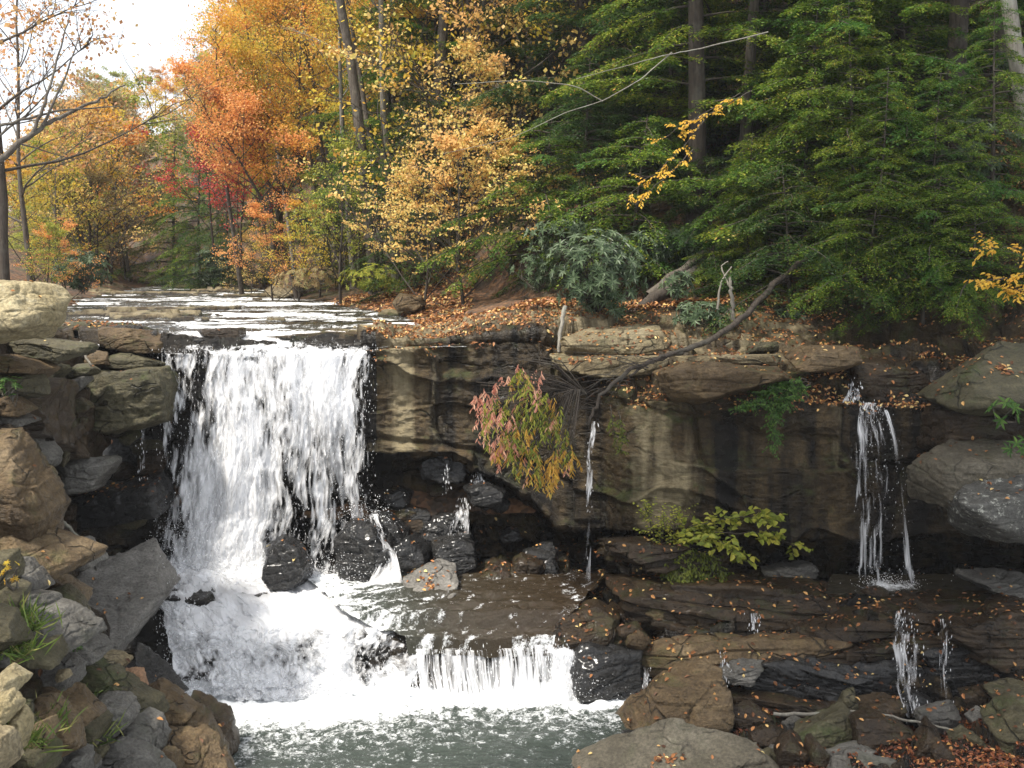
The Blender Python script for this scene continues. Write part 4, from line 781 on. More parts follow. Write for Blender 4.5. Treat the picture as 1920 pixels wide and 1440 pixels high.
# ------------------------------------------------------------------ trees
def wob(p0, d, L, n, rg, k=.12, grav=0., curl=None):
    """a wandering polyline"""
    pts = [np.array(p0, float)]; d = np.array(d, float); d /= np.linalg.norm(d)
    for i in range(n):
        d = d + np.array([rg.gauss(0, k), rg.gauss(0, k), rg.gauss(0, k) * .7 + grav]) + (curl if curl is not None else 0)
        d /= np.linalg.norm(d); pts.append(pts[-1] + d * L / n)
    return np.array(pts)
def deciduous(seed, H, r0, nleaf, lsize, lean=(0, 0), base=.3, spread=.38, nb=20, flat=.45, kind=0, curl=None):
    rg = random.Random(seed); rs = np.random.default_rng(seed); w_ = Geo(); f = Geo()
    tr = wob((0, 0, -.3), (lean[0], lean[1], 1), H, 14, rg, .035, 0, curl); rr = np.linspace(1, .12, 15) * r0; rr[0] *= 1.35
    w_.tube(tr, rr, None, 8); anchors = []
    for i in range(nb):
        t = base + (1 - base) * (i + rg.random()) / nb; x = t * 14; k = min(int(x), 13); p = tr[k] + (tr[k + 1] - tr[k]) * (x - k)
        a = i * 2.4 + rg.uniform(-.5, .5); L = H * spread * (1.15 - t * .75) * rg.uniform(.7, 1.2); el = rg.uniform(.25, .8) + t * .5
        b = wob(p, (math.cos(a), math.sin(a), el), L, 6, rg, .14, .02); rb = r0 * (1 - t * .85) * .38 + .008
        w_.tube(b, rb, rb * .25, 5)
        for j in range(7):
            u = rg.uniform(.25, 1) * 6; kk = min(int(u), 5); q = b[kk] + (b[kk + 1] - b[kk]) * (u - kk); a2 = rg.uniform(0, 6.3)
            dd = unit(b[kk + 1] - b[kk]) + np.array([math.cos(a2), math.sin(a2), rg.uniform(-.1, .5)]) * .9
            c = wob(q, dd, L * rg.uniform(.25, .5), 4, rg, .2); w_.tube(c, rb * .35 + .004, .004, 3)
            for m_ in range(3):
                e = wob(c[rg.randint(1, 4)], dd + np.array([rg.gauss(0, .8), rg.gauss(0, .8), rg.gauss(0, .5)]), L * rg.uniform(.12, .25), 3, rg, .25); w_.tube(e, .007, .003, 3); anchors += [c[2], c[3], c[4], e[1], e[2], e[3]]
    A = np.array(anchors); n = nleaf
    if n:
        # leaves gather in clumps: some twigs carry many, some few
        wt = np.clip(fbm(A, (.9 / (H * .08),) * 3, 2, seed) + .35, .02, 2) ** 1.5; idx = rs.choice(len(A), n, p=wt / wt.sum())
        s = H * .028; pos = A[idx] + rs.normal(0, 1, (n, 3)) * np.array([s, s, s * flat])
        d = rs.normal(0, 1, (n, 3)); d[:, 2] -= .5; nr = rs.normal(0, .55, (n, 3)); nr[:, 2] += 1
        L = lsize * rs.uniform(.6, 1.3, n); f.leaves(pos, d, nr, L, L * .75, 0, kind)
    return w_, f
def hemlock(seed, H, r0, nbr=85, rmax=.27, lo=.12, needle=.075, droop=-.02, density=1.):
    rg = random.Random(seed); rs = np.random.default_rng(seed); w_ = Geo(); f = Geo()
    tr = wob((0, 0, -.3), (rg.uniform(-.05, .05), rg.uniform(-.05, .05), 1), H, 12, rg, .015); w_.tube(tr, np.linspace(1, .1, 13) * r0, None, 8)
    LP = []; LD = []; LN = []
    for i in range(nbr):
        t = lo + (1 - lo) * ((i + rg.random()) / nbr) ** .92; x = min(t, .995) * 12; k = min(int(x), 11); p = tr[k] + (tr[k + 1] - tr[k]) * (x - k)
        a = i * 2.39996 + rg.uniform(-.4, .4); L = H * rmax * (1.06 - t) ** .75 * rg.uniform(.65, 1.2) + .15
        b = wob(p, (math.cos(a), math.sin(a), rg.uniform(-.05, .3)), L, 7, rg, .08, droop - .05); w_.tube(b, .008 + .008 * L, .003, 4)
        ns = int(L * 20 * density) + 6
        for j in range(ns):
            u = (rg.random() ** .8 * .9 + .1) * 7; kk = min(int(u), 6); q = b[kk] + (b[kk + 1] - b[kk]) * (u - kk); dr = unit(b[kk + 1] - b[kk]); sd = unit(np.cross(dr, (0, 0, 1))) * rg.choice((-1, 1))
            tl = L * .3 * (1.15 - u / 7) * rg.uniform(.6, 1.3) + .1; td = unit(dr * rg.uniform(.4, 1) + sd * rg.uniform(.5, 1) + np.array([0, 0, rg.uniform(-.25, .1)]))
            m_ = int(tl / needle * 2.6) + 3; s = np.linspace(.05, 1, m_)[:, None]
            pos = q + td * tl * s + np.array([0, 0, -1]) * (s ** 2) * tl * .22 + rs.normal(0, .02, (m_, 3)); sg = np.where(np.arange(m_) % 2, 1., -1.)[:, None]; sd2 = unit(np.cross(td, (0, 0, 1)))
            LP.append(pos); LD.append(td * .6 + sd2 * sg * .75 + rs.normal(0, .25, (m_, 3)) + np.array([0, 0, -.18])); LN.append(rs.normal(0, .35, (m_, 3)) + np.array([0, 0, 1.]))
    LP = np.concatenate(LP); LD = np.concatenate(LD); LN = np.concatenate(LN); L = needle * rs.uniform(.7, 1.4, len(LP)); f.leaves(LP, LD, LN, L, L * .4, 0, 0)
    return w_, f
def tree_proto(w_, f, bark, leaf): return (w_.mesh("trunk", [M[bark]]), f.mesh("crown", [M[leaf]], smooth=False) if f.n else None)
PR = {}
PR['map1'] = tree_proto(*deciduous(11, 14, .2, 12000, .12, (-.06, 0)), 'bark', 'l_orange')
PR['map2'] = tree_proto(*deciduous(12, 15, .22, 12000, .12, (.03, .05), base=.35), 'bark', 'l_orange')
PR['lean1'] = tree_proto(*deciduous(13, 13, .15, 9500, .12, (-.35, -.1), base=.35, spread=.34, curl=np.array([-.028, 0, 0])), 'bark_dark', 'l_orange')
PR['lean2'] = tree_proto(*deciduous(14, 12, .13, 9000, .12, (-.15, 0), base=.4, spread=.36, curl=np.array([-.05, 0, 0])), 'bark_dark', 'l_orange')
PR['thin1'] = tree_proto(*deciduous(15, 15, .13, 2600, .12, (.02, 0), base=.25, spread=.3), 'bark', 'l_rust')
PR['thin2'] = tree_proto(*deciduous(16, 13, .1, 3600, .12, (.06, 0), base=.2, spread=.33), 'bark', 'l_rust')
PR['tall'] = tree_proto(*deciduous(17, 20, .2, 4500, .13, (-.02, 0), base=.5, spread=.22, nb=14), 'bark', 'l_yellow')
PR['small'] = tree_proto(*deciduous(18, 5.5, .06, 4200, .085, (-.1, 0), base=.12, spread=.5, nb=16, flat=.25), 'bark_dark', 'l_beech')
PR['beech'] = tree_proto(*deciduous(28, 3.9, .05, 4600, .085, (-.15, -.1), base=.08, spread=.8, nb=14, flat=.1), 'bark_dark', 'l_beech')
PR['far1'] = tree_proto(*deciduous(19, 14, .16, 6500, .24, base=.2, spread=.34, nb=14), 'bark', 'l_fade')
PR['far2'] = tree_proto(*deciduous(20, 15, .16, 4000, .22, base=.2, spread=.3, nb=14), 'bark', 'l_fade')
PR['hem1'] = tree_proto(*hemlock(31, 15, .24, 95, .27, .07, .085), 'bark_dark', 'hemlock')
PR['hem2'] = tree_proto(*hemlock(32, 13, .2, 90, .3, .06, .08), 'bark_dark', 'hemlock')
PR['hem3'] = tree_proto(*hemlock(33, 18, .28, 85, .22, .22, .09), 'bark_dark', 'hemlock')
PR['hem4'] = tree_proto(*hemlock(34, 6, .07, 70, .42, .04, .055, -.04), 'bark_dark', 'hemlock')
TREES = []
LEAN = {'lean1': .45, 'lean2': .35, 'map1': .06}
HT = {k: max(v.co[2] for me in p if me for v in me.vertices) for k, p in PR.items()}
def tree(pr, px, d, s=1., rot=0, leaf=None, label="", bark=None, dz=0, group=None, cat="tree", name="tree", lean=(0, 0), info=None):
    x = X(px, d); z = float(Hh(x, d)) + dz; tm, cm = PR[pr]
    if pr.startswith('hem') and leaf in (None, 'hemlock'): leaf = ('hemlock', 'hemlock_dark', 'hemlock_light', 'hemlock')[int(px * 7 + d * 13) % 4]
    if d > 34 and px < 800:
        while s > .25:
            h = HT[pr] * s; ok = True
            for ox, oh in ((0, 1.02), (-.27, .75), (.27, .75), (-.33, .5), (.33, .5)):
                c = to_px(np.array([x + (ox - LEAN.get(pr, 0) * oh) * h, d, z + oh * h])); ok = ok and float(c[1]) > float(np.interp(c[0], SKX, SKY))
            if ok: break
            s -= .05
        if s <= .27: return None
    e = empty(name, (x, d, z), 0); e.rotation_euler = (lean[1], lean[0], rot); e.scale = (s, s, s)
    e["label"] = label; e["category"] = cat
    if group: e["group"] = group
    for nm, me, mm in (("trunk", tm, bark), ("crown", cm, leaf)):
        if me is None: continue
        o = bpy.data.objects.new(nm, me); COL.objects.link(o); o.parent = e
        if mm: o.material_slots[0].link = 'OBJECT'; o.material_slots[0].material = M[mm]
    TREES.append((e, px, d, info)); return e
T = tree
# maples over the stream, centre left
T('lean1', 640, 38, .95, .0, 'l_orange', "orange maple arching left over the stream from the right bank", name="maple_tree")
T('lean2', 560, 37, 1., .3, 'l_coral', "coral maple leaning left beside the arching orange one", name="maple_tree")
T('map1', 600, 47, 1.15, 1.0, 'l_yellow', "tall full yellow maple behind the red one", name="maple_tree")
T('map2', 640, 42, 1.05, 2.0, 'l_yellow', "full golden maple in the middle of the maple stand", name="maple_tree")
T('map1', 680, 50, 1.25, 3.6, 'l_orange', "orange maple standing highest at the back of the stand", name="maple_tree")
T('map2', 490, 58, .9, .5, 'l_yellow', "yellow orange maple where the sky meets the stand", name="maple_tree")
T('lean1', 665, 40, .85, .4, 'l_yellow', "golden maple behind the tall grey trunk", name="maple_tree")
T('small', 455, 39, .85, 2.2, 'l_red', "bright red maple low over the far bend of the stream", name="maple_tree", dz=1.6)
T('small', 405, 43, .8, 1.1, 'l_red', "second smaller red maple left of the bright red one", name="maple_tree", dz=2.2)
T('small', 250, 62, 1.0, .8, 'l_red', "distant crimson tree on the left beyond the stream", name="maple_tree", dz=2.4)
T('small', 515, 35.5, .62, .8, 'l_coral', "low coral orange sapling at the foot of the maples", name="sapling")
T('small', 560, 34.5, .6, 2.8, 'l_yellow', "low yellow sapling on the bank right of the coral one", name="sapling")
T('small', 640, 32.5, .82, 1.8, 'l_ygreen', "yellow green sapling left of the tall grey trunk", name="sapling")
T('small', 672, 33.5, .7, 4.2, 'l_green', "fresh green sapling in front of the maple trunks", name="sapling", dz=.8)
T('small', 600, 36, .7, 3.3, 'l_ygreen', "yellow green bushy sapling under the maples", name="sapling")
T('small', 470, 40, .45, 3.3, 'l_beech', "small pale yellow shrub at the edge of the stream", name="sapling")
T('tall', 708, 33, 1., .2, 'l_yellow', "tall straight grey trunk left of the beech", name="tree", bark='bark')
T('tall', 575, 41, 1., 1.2, 'l_orange', "straight trunk rising through the orange maples", name="tree")
T('tall', 805, 37, 1.05, 2.2, 'l_yellow', "left leaning trunk behind the beech", lean=(-.16, 0))
T('tall', 830, 40, 1.05, 3.0, 'l_yellow', "second leaning trunk just right of the first behind the beech", lean=(-.12, 0))
T('tall', 1022, 34, 1.0, 4.0, 'l_rust', "pale grey trunk with rusty leaves at the top centre", bark='bark_pale')
T('tall', 1045, 38, 1.0, 5.0, 'l_orange', "thin trunk just right of the pale grey one")
T('tall', 740, 45, 1.1, 1.7, 'l_yellow', "slim trunk far up the slope behind the tall grey trunk")
T('map2', 900, 47, .95, 2.7, 'l_yellow', "thin crowned yellow tree up the centre slope", name="tree")
T('map1', 1000, 44, .9, 5.1, 'l_orange', "orange brown crowned tree at the top centre", name="tree")
# beech with layered yellow leaves
T('beech', 870, 27.3, 1.0, .6, 'l_beech', "yellow beech spreading layered boughs over the far bank", name="beech_tree")
T('beech', 790, 27.8, .85, 2.6, 'l_beech', "pinkish yellow beech left of the larger beech", name="beech_tree")
T('beech', 955, 28.0, .85, 4.0, 'l_beech', "yellow beech right of the larger beech", name="beech_tree")
T('small', 860, 30.5, 1.0, 1.9, 'l_beech', "taller pale yellow beech behind the others", name="beech_tree", dz=.5)
# hemlocks
for args in [('hem1', 1110, 31, 1., 0, "tall hemlock left of the open dark gap"), ('hem1', 1250, 29.5, 1.05, 2, "hemlock standing over the mossy fallen logs"), ('hem2', 1560, 25.5, .95, 1, "dense hemlock right of the fallen logs"),
             ('hem2', 1400, 28.5, 1.05, 3, "broad hemlock behind the crossed logs"), ('hem1', 1480, 31, 1.1, 4, "tall hemlock at the top of the picture behind the dense one"), ('hem3', 1300, 26, .95, 5, "dark trunked hemlock rising from the gap"),
             ('hem3', 1775, 24.5, .9, 1.4, "thick trunked hemlock left of the blue green rhododendron"), ('hem2', 1900, 27, 1.0, 2.4, "shaded hemlock at the right edge behind the pale leaning trunk"), ('hem2', 1680, 28, 1.05, 5.2, "hemlock between the dense one and the thick trunked one"),
             ('hem2', 840, 35, 1.0, .7, "soft green hemlock behind the yellow beech"), ('hem1', 960, 37, .95, 4.7, "hemlock behind the pale grey trunk"), ('hem2', 740, 38.5, .9, 1.1, "dark hemlock behind the tall grey trunk"),
             ('hem3', 1180, 36, 1.0, 3.1, "high hemlock on the slope above the gap"), ('hem3', 1880, 34, 1., .3, "high hemlock at the top right corner"), ('hem1', 1600, 36, 1.1, .3, "high hemlock far up the right slope")]:
    T(*args[:5], None, args[5], name="hemlock_tree", cat="hemlock")
for args in [('hem4', 1640, 22.4, .75, 0, "young hemlock hanging its boughs over the right cliff"), ('hem4', 1740, 22.2, .72, 2, "young hemlock reaching lowest over the undercut ledge"), ('hem4', 1500, 24, 1.0, 1.3, "young hemlock above the rounded cliff top boulder"), ('hem4', 1590, 23.4, .95, 4.3, "young hemlock between two others on the cliff top"),
             ('hem4', 1400, 23.6, .6, 2.3, "small hemlock by the foot of the arching branch"), ('hem4', 1850, 22.3, .8, 3.1, "young hemlock near the right edge over the leaves"), ('hem4', 1090, 27, .9, .9, "young hemlock behind the big rhododendron"), ('hem4', 640, 38, .8, .9, "young hemlock in the maple stand"), ('hem4', 780, 31.5, 1.0, .9, "young hemlock right of the tall grey trunk")]:
    T(*args[:5], None, args[5], name="hemlock_tree", cat="hemlock")
T('tall', 1915, 23.5, .9, .5, 'l_gold', "pale leaning trunk at the right edge", bark='bark_pale', lean=(-.2, 0), name="tree")
T('tall', 1850, 26, .9, 1.5, 'l_green', "dark straight trunk left of the pale leaning one", bark='bark', name="tree")
T('tall', 1385, 27, .8, 1.5, 'l_green', "slender grey trunk leaning in the dark gap", bark='bark', lean=(-.1, 0), name="tree")
PR['hem5'] = tree_proto(*hemlock(35, 3.4, .05, 46, .8, .15, .055, -.05), 'bark_dark', 'hemlock'); HT['hem5'] = 3.5
for args in [('hem5', 1620, 21.9, .9, 0, "low hemlock bough spreading over the cliff left of the upper spill"), ('hem5', 1730, 21.4, .85, 1, "low hemlock bough hanging above the undercut"), ('hem5', 1820, 20.9, .8, 2, "low hemlock bough above the great sloping rock"), ('hem5', 1480, 22.6, .95, 3, "low hemlock bough behind the arching trunk"), ('hem5', 1180, 25.6, 1.2, .4, "low dark hemlock boughs in the open gap behind the middle rhododendron"), ('hem5', 1010, 27.2, 1.2, 1.4, "low hemlock boughs right of the beech"), ('hem5', 1330, 25.2, .9, 2.4, "low hemlock boughs above the crossed logs"), ('hem5', 1560, 24.5, 1.5, 4, "spreading hemlock low in the middle of the right forest"), ('hem5', 1690, 24.8, 1.5, 2.5, "spreading hemlock right of the middle of the right forest")]:
    T(*args[:5], None, args[5], name="hemlock_tree", cat="hemlock")
T('small', 930, 31.5, 1.5, .5, 'l_beech', "tall thin yellow tree in front of the centre hemlocks")
T('small', 1010, 32.5, 1.45, 2.5, 'l_yellow', "thin yellow tree beside the pale grey trunk")
T('small', 800, 33, 1.6, 4.5, 'l_yellow', "tall thin yellow tree between the grey trunks")
T('tall', 960, 39, .9, 2.2, 'l_rust', "rusty leaved tree at the top centre")
T('thin1', 880, 36, .95, 2.9, 'l_gold', "slim golden leaved tree behind the beech")
T('thin2', 1090, 35, 1., 1.9, 'l_ygreen', "slim yellow green tree right of the pale grey trunk")
# left bank
T('thin1', 12, 27, .95, 1.0, 'l_rust', "dark slender tree at the far left with a few orange leaves", bark='bark_dark')
T('thin2', -60, 22, .95, 2.0, 'l_rust', "nearly bare tree reaching in from the left edge", bark='bark')
T('thin2', 62, 34, .9, 3.0, 'l_rust', "thin rusty tree just right of the dark slender one")
T('thin1', 110, 38, .9, 4.0, 'l_yellow', "thin yellow tree on the left bank")
T('small', 70, 36, 1.2, 1., 'l_yellow', "yellow understorey tree on the left bank", name="sapling")
T('small', 175, 45, 1.3, 2., 'l_yellow', "golden layered tree left of the stream bend", name="sapling")
T('small', 210, 50, 1.3, 4., 'l_orange', "orange brown layered tree left of the stream bend", name="sapling")
T('small', 125, 31, .42, .4, 'l_coral', "small coral shrub at the left edge of the stream", name="shrub")
T('small', 90, 30, .4, 2.4, 'l_ygreen', "small yellow green shrub above the cream boulder", name="shrub")
T('hem4', 375, 50, 1.3, 1, None, "shadowy hemlock at the end of the stream", name="hemlock_tree", cat="hemlock")
T('hem4', 330, 56, 1.5, 2, None, "farther hemlock left of the shadowy one at the stream end", name="hemlock_tree", cat="hemlock")
T('hem4', 430, 47, 1.1, 2.6, None, "hemlock under the red maple at the stream end", name="hemlock_tree", cat="hemlock")
PR['shade'] = tree_proto(*deciduous(29, 31, .3, 5200, .28, base=.68, spread=.2, nb=16), 'bark', 'l_yellow'); HT['shade'] = 31  # unseen trees, added only to cast shade on the right cliff
for px, d, lb in ((-665, 9.5, "tall yellow tree on the near left bank outside the picture"), (-1099, 6, "second tall yellow tree added unseen on the near left bank to shade the right cliff"), (-2300, 6, "third tall yellow tree on the near left bank outside the picture")):
    T('shade', px, d, 1, d, 'l_yellow', lb)
rg = random.Random(91)
for i in range(13):
    px = 470 + i * 48 + rg.uniform(-14, 14); T('tall', px, rg.uniform(31.5, 38) if px > 640 else rg.uniform(38, 44), rg.uniform(.9, 1.1), rg.uniform(0, 6), rg.choice(['l_yellow', 'l_orange', 'l_ygreen']), "slender grey trunk among the autumn trees of the right bank, %s from the left" % ORD[i], bark=rg.choice(['bark', 'bark_pale', 'bark']), lean=(rg.uniform(-.14, .03), 0), group="slender trunks of the right bank")
# random forest behind, coloured by zone
def ordinal(i): return ORD[i] if i < len(ORD) else None
def forest(n, pxr, dr, kinds, leaves, what, group, seed, sc=(.8, 1.15), fk=None, shy=None):
    rg = random.Random(seed); L = []
    while len(L) < n:
        px = rg.uniform(*pxr); d = dr[0] + (dr[1] - dr[0]) * rg.random() ** .8; x = X(px, d)
        if abs(x - float(XC(d))) < float(HW(d)) + 1.2: continue
        if any(abs(px - q[0]) < 14 and abs(d - q[1]) < 2.5 for q in L): continue
        L.append((px, d))
    L.sort()
    for i, (px, d) in enumerate(L):
        T(rg.choice(kinds), px, d, rg.uniform(*sc), rg.uniform(0, 6.28), rg.choice(leaves), "%s, %s from the left" % (what, ordinal(i)), group=group, name="hemlock_tree" if "hemlock" in what else "tree", cat="tree")
forest(36, (-60, 330), (46, 95), ['far1', 'far2', 'thin2'], ['l_fade', 'l_rust', 'l_fade', 'l_yellow', 'l_orange', 'l_fade', 'l_rust'], "thin autumn tree on the far left slope", "autumn trees of the left slope", 51)
forest(16, (-430, -20), (36, 60), ['far1', 'thin2', 'hem4'], ['l_rust', 'l_yellow', 'l_fade'], "autumn tree on the slope at the far left edge", "autumn trees at the far left edge", 58)
forest(64, (60, 520), (66, 145), ['far1', 'far2', 'far1'], ['l_fade', 'l_fade', 'l_orange', 'l_yellow', 'l_ygreen', 'l_rust'], "hazy tree on the distant hill beyond the stream", "trees of the distant hill", 52, (1.0, 1.45))
forest(22, (420, 800), (46, 80), ['map1', 'map2', 'far1', 'hem1'], ['l_orange', 'l_yellow', 'l_yellow', 'l_ygreen', 'l_rust'], "autumn tree high on the slope behind the maples", "autumn trees behind the maples", 53)
forest(16, (780, 1200), (46, 75), ['far1', 'tall', 'hem2', 'thin1'], ['l_yellow', 'l_rust', 'l_orange', 'hemlock'], "mixed tree high on the centre slope", "trees of the centre slope", 54)
forest(20, (1080, 2020), (34, 60), ['hem1', 'hem2', 'hem3'], ['hemlock'], "background hemlock on the shaded right slope", "hemlocks of the right slope", 55, (.85, 1.15))
forest(24, (100, 470), (42, 68), ['small', 'hem4'], ['l_fade', 'l_ygreen', 'l_yellow', 'l_beech'], "low understorey tree around the end of the stream", "understorey round the stream end", 56, (.8, 1.2))

# ------------------------------------------------------------------ shrubs and plants
def whorl_geo(f, c, axis, n, L, rs, droop=.35, W=.3):
    a = np.arange(n) / n * 2 * np.pi + rs.random() * 6; ax = unit(axis); s = unit(np.cross(ax, [.3, .9, .1])); t = np.cross(ax, s)
    d = np.cos(a)[:, None] * s + np.sin(a)[:, None] * t + ax * .35 + np.array([0, 0, -droop]) * rs.uniform(.3, 1.4, (n, 1))
    f.leaves(np.repeat(c[None], n, 0), d, ax + rs.normal(0, .15, (n, 3)), L * rs.uniform(.75, 1.2, n), L * W, 0, 1)
def rhodo(px, py, d, rx, rz, nw, label, seed, L=.16, m='rhodo', base=None):
    rs = np.random.default_rng(seed); C = P(px, py, d); w_ = Geo(); f = Geo(); sx = rx / FPX * d; sz = rz / FPX * d; sy = min(sx, sz * 1.5)
    bz = -sz if base is None else base; root = np.array([0, .3 * sy, bz])
    for i in range(nw):
        v = unit(rs.normal(0, 1, 3)); v[1] -= .35; v = unit(v); r = rs.uniform(.55, 1.05) * (1 + .22 * float(vn(v * 2.5 + seed, seed))); p = v * np.array([sx, sy, sz]) * r
        whorl_geo(f, p, v + np.array([0, -.2, .7]), rs.integers(6, 10), L, rs)
        if i % 2 == 0: w_.tube(np.array([root + rs.normal(0, .05, 3), root * .5 + p * .35 + rs.normal(0, .1, 3), p]), .014, .005, 4)
    e = empty("shrub" if m != 'rhodo' else "rhododendron_bush", tuple(C), label=label, category="shrub")
    link("stems", w_.mesh("stems", [M['bark']]), e); link("foliage", f.mesh("foliage", [M[m]], smooth=False), e); return e
rhodo(1122, 505, 21.8, 90, 80, 260, "grey green rhododendron hanging over the cliff top in the middle", 1)
rhodo(1060, 440, 25, 75, 45, 90, "darker rhododendron just above and behind the middle one", 2)
rhodo(1270, 530, 22.6, 34, 26, 22, "small rhododendron in front of the mossy logs", 3)
rhodo(1320, 590, 21.8, 60, 28, 55, "low rhododendron at the foot of the arching branch", 4)
rhodo(1810, 300, 23, 95, 95, 120, "blue green rhododendron before the right trunks", 5, L=.19)
rhodo(1880, 400, 23.5, 70, 60, 70, "lower rhododendron near the right edge", 6, L=.19)
rhodo(1400, 330, 27, 90, 50, 110, "rhododendron up in the dark behind the gap", 7)
rhodo(1420, 500, 24.5, 60, 40, 60, "rhododendron partly hidden right of the logs", 8)
rhodo(1500, 600, 22.6, 80, 22, 50, "dark low rhododendron in the shade above the cliff", 9)
rhodo(150, 505, 34, 50, 38, 100, "dark blue green rhododendron left of the stream", 10, L=.22)
rhodo(400, 500, 46, 40, 35, 70, "dark rhododendron by the far bend of the stream", 12, L=.26)
rhodo(1885, 765, 16.9, 32, 26, 7, "bright green rhododendron sprig on the right rock face", 13, L=.16, m='l_green')
rhodo(1905, 832, 16.6, 22, 14, 4, "lower bright green sprig on the right rock face", 14, L=.15, m='l_green')
rhodo(18, 725, 14.9, 24, 18, 16, "small green leafy plant on the left rock pile", 15, L=.07, m='l_green')
rhodo(138, 1212, 13.0, 20, 7, 8, "tiny green sprig on a grey rock of the left heap", 16, L=.07, m='l_green')
rhodo(20, 1070, 11.5, 14, 40, 10, "thin yellow leafed weed at the left edge", 17, L=.045, m='l_yellow')
rhodo(700, 520, 31, 70, 26, 120, "low brushy shrub at the foot of the tall grey trunk", 18, L=.12, m='l_ygreen')
rhodo(580, 520, 34, 70, 22, 120, "low brown green brush on the far bank", 19, L=.12, m='l_fade')
rhodo(1210, 470, 25, 60, 50, 80, "dark rhododendron in the gap left of the big trunk", 22, L=.18)
rhodo(1010, 500, 25.5, 60, 40, 60, "dark shrub in the shade right of the beech", 20, L=.14)

rg = random.Random(77); L_ = sorted([(rg.uniform(1120, 1990), rg.uniform(24.5, 36)) for _ in range(26)])
for i, (px, d) in enumerate(L_):
    z = float(Hh(X(px, d), d)) + .7; py = float(to_px(np.array([X(px, d), d, z]))[1])
    q = rhodo(px, py, d, 62 * 25 / d, 45 * 25 / d, 34, "shaded understorey rhododendron on the right slope, %s from the left" % ORD[i], 300 + i, L=.24); q["group"] = "understorey rhododendrons of the right slope"
def spray(pts_list, label, m, name, L, seed, nper, W=.62, hang=.4, bark='bark_dark', r=.012, cat="sapling", spread=.16, kind=1, twig=.35):
    """traced branches (px,py,distance) with leaves along their side twigs"""
    rs = np.random.default_rng(seed); w_ = Geo(); f = Geo(); O = P(*pts_list[0][0])
    for pts in pts_list:
        q = np.array([P(*p) for p in pts]) - O; t = np.linspace(0, 1, len(q)); tt = np.linspace(0, 1, 16); q = np.stack([np.interp(tt, t, q[:, k]) for k in range(3)], -1)
        q += rs.normal(0, .012, q.shape); w_.tube(q, r, r * .3, 5)
        for j in range(nper):
            u = rs.uniform(.15, 1) * 15; k = min(int(u), 14); c = q[k]; dr = unit(q[k + 1] - q[k]); td = unit(dr + rs.normal(0, .8, 3) * np.array([1, 1, .45])); tl = twig * rs.uniform(.4, 1.1)
            e = c + td * tl * np.linspace(0, 1, 4)[:, None] + np.array([0, 0, -.12]) * tl * (np.linspace(0, 1, 4) ** 2)[:, None]; w_.tube(e, .005, .0025, 3)
            n = 7; s = np.linspace(.2, 1, n)[:, None]; pos = c + td * tl * s; sd = unit(np.cross(td, [0, 0, 1])) * np.where(np.arange(n) % 2, 1, -1)[:, None]
            f.leaves(pos, td * .5 + sd * .8 + rs.normal(0, .2, (n, 3)) + np.array([0, 0, -hang]), rs.normal(0, .4, (n, 3)) + np.array([0, -.35, 1]), L * rs.uniform(.7, 1.2, n), L * W, 0, kind)
    e = empty(name, tuple(O), label=label, category=cat)
    link("branches", w_.mesh("branches", [M[bark]]), e); link("leaves", f.mesh("leaves", [M[m]], smooth=False), e); return e
spray([[(1410,170,23.5),(1330,215,23),(1255,240,22.6)], [(1330,215,23),(1270,290,22.5),(1170,370,22)], [(1300,280,22.6),(1250,330,22.2),(1190,385,21.9)], [(1390,175,23.4),(1290,230,23),(1230,265,22.5)]], "golden leafed twig hanging before the dark hemlocks", 'l_gold', "branch", .075, 1, 15, cat="branch")
spray([[(1960,470,18.5),(1890,465,18.3),(1835,468,18.2)], [(1960,500,18.5),(1900,520,18.3),(1850,525,18.2)], [(1960,520,18.4),(1915,545,18.3),(1880,540,18.2)]], "pale yellow leafed twigs at the right edge", 'l_gold', "branch", .09, 2, 12, cat="branch")
spray([[(1230,1030,19.2),(1300,985,18.8),(1390,970,18.6),(1455,968,18.5)], [(1240,1030,19.2),(1330,1000,18.6),(1420,1000,18.4),(1500,1025,18.2)], [(1240,1030,19.2),(1300,1010,18.6),(1360,1020,18.4),(1385,1040,18.3)], [(1230,1030,19.2),(1290,1000,18.9),(1340,985,18.7)]], "broad leafed green and yellow plant in front of the right cliff", 'l_ygreen', "plant", .14, 3, 20, W=.72, hang=.15, cat="plant")
spray([[(1230,1060,19.2),(1225,1000,19.0),(1210,950,18.9)], [(1240,1060,19.2),(1260,1010,19),(1270,960,18.9)], [(1235,1060,19.2),(1240,1000,19),(1245,975,18.9)]], "tall thin weed growing left of the broad leafed plant", 'l_ygreen', "plant", .06, 4, 26, cat="plant")
spray([[(1230,1040,19.1),(1300,1055,18.8),(1330,1085,18.6)], [(1240,1030,19.1),(1290,1070,18.7),(1300,1100,18.6)], [(1250,1020,19.1),(1340,1050,18.7),(1360,1095,18.5)], [(1220,1020,19.1),(1260,1050,18.8),(1270,1080,18.7)]], "mossy hanging tangle under the broad leafed plant", 'moss', "plant", .06, 5, 60, cat="plant", hang=.9)
spray([[(1520,715,19.2),(1450,730,19),(1380,770,18.9)], [(1520,720,19.2),(1460,750,19),(1400,765,18.9)], [(1510,710,19.2),(1470,720,19),(1430,735,18.9)], [(1500,725,19.2),(1480,745,18.9),(1470,755,18.9)], [(1448,730,18.95),(1452,780,18.95),(1450,840,18.95)]], "green creeping plant trailing over the cliff edge", 'l_green', "creeper", .055, 6, 75, cat="plant", hang=.5, twig=.25)
spray([[(1145,760,19.4),(1150,800,19.3),(1160,850,19.3)], [(1160,770,19.4),(1170,810,19.3),(1165,850,19.3)]], "thin moss on the cliff corner beside the drip", 'moss', "moss_patch", .04, 7, 30, cat="plant", hang=.8, twig=.15)
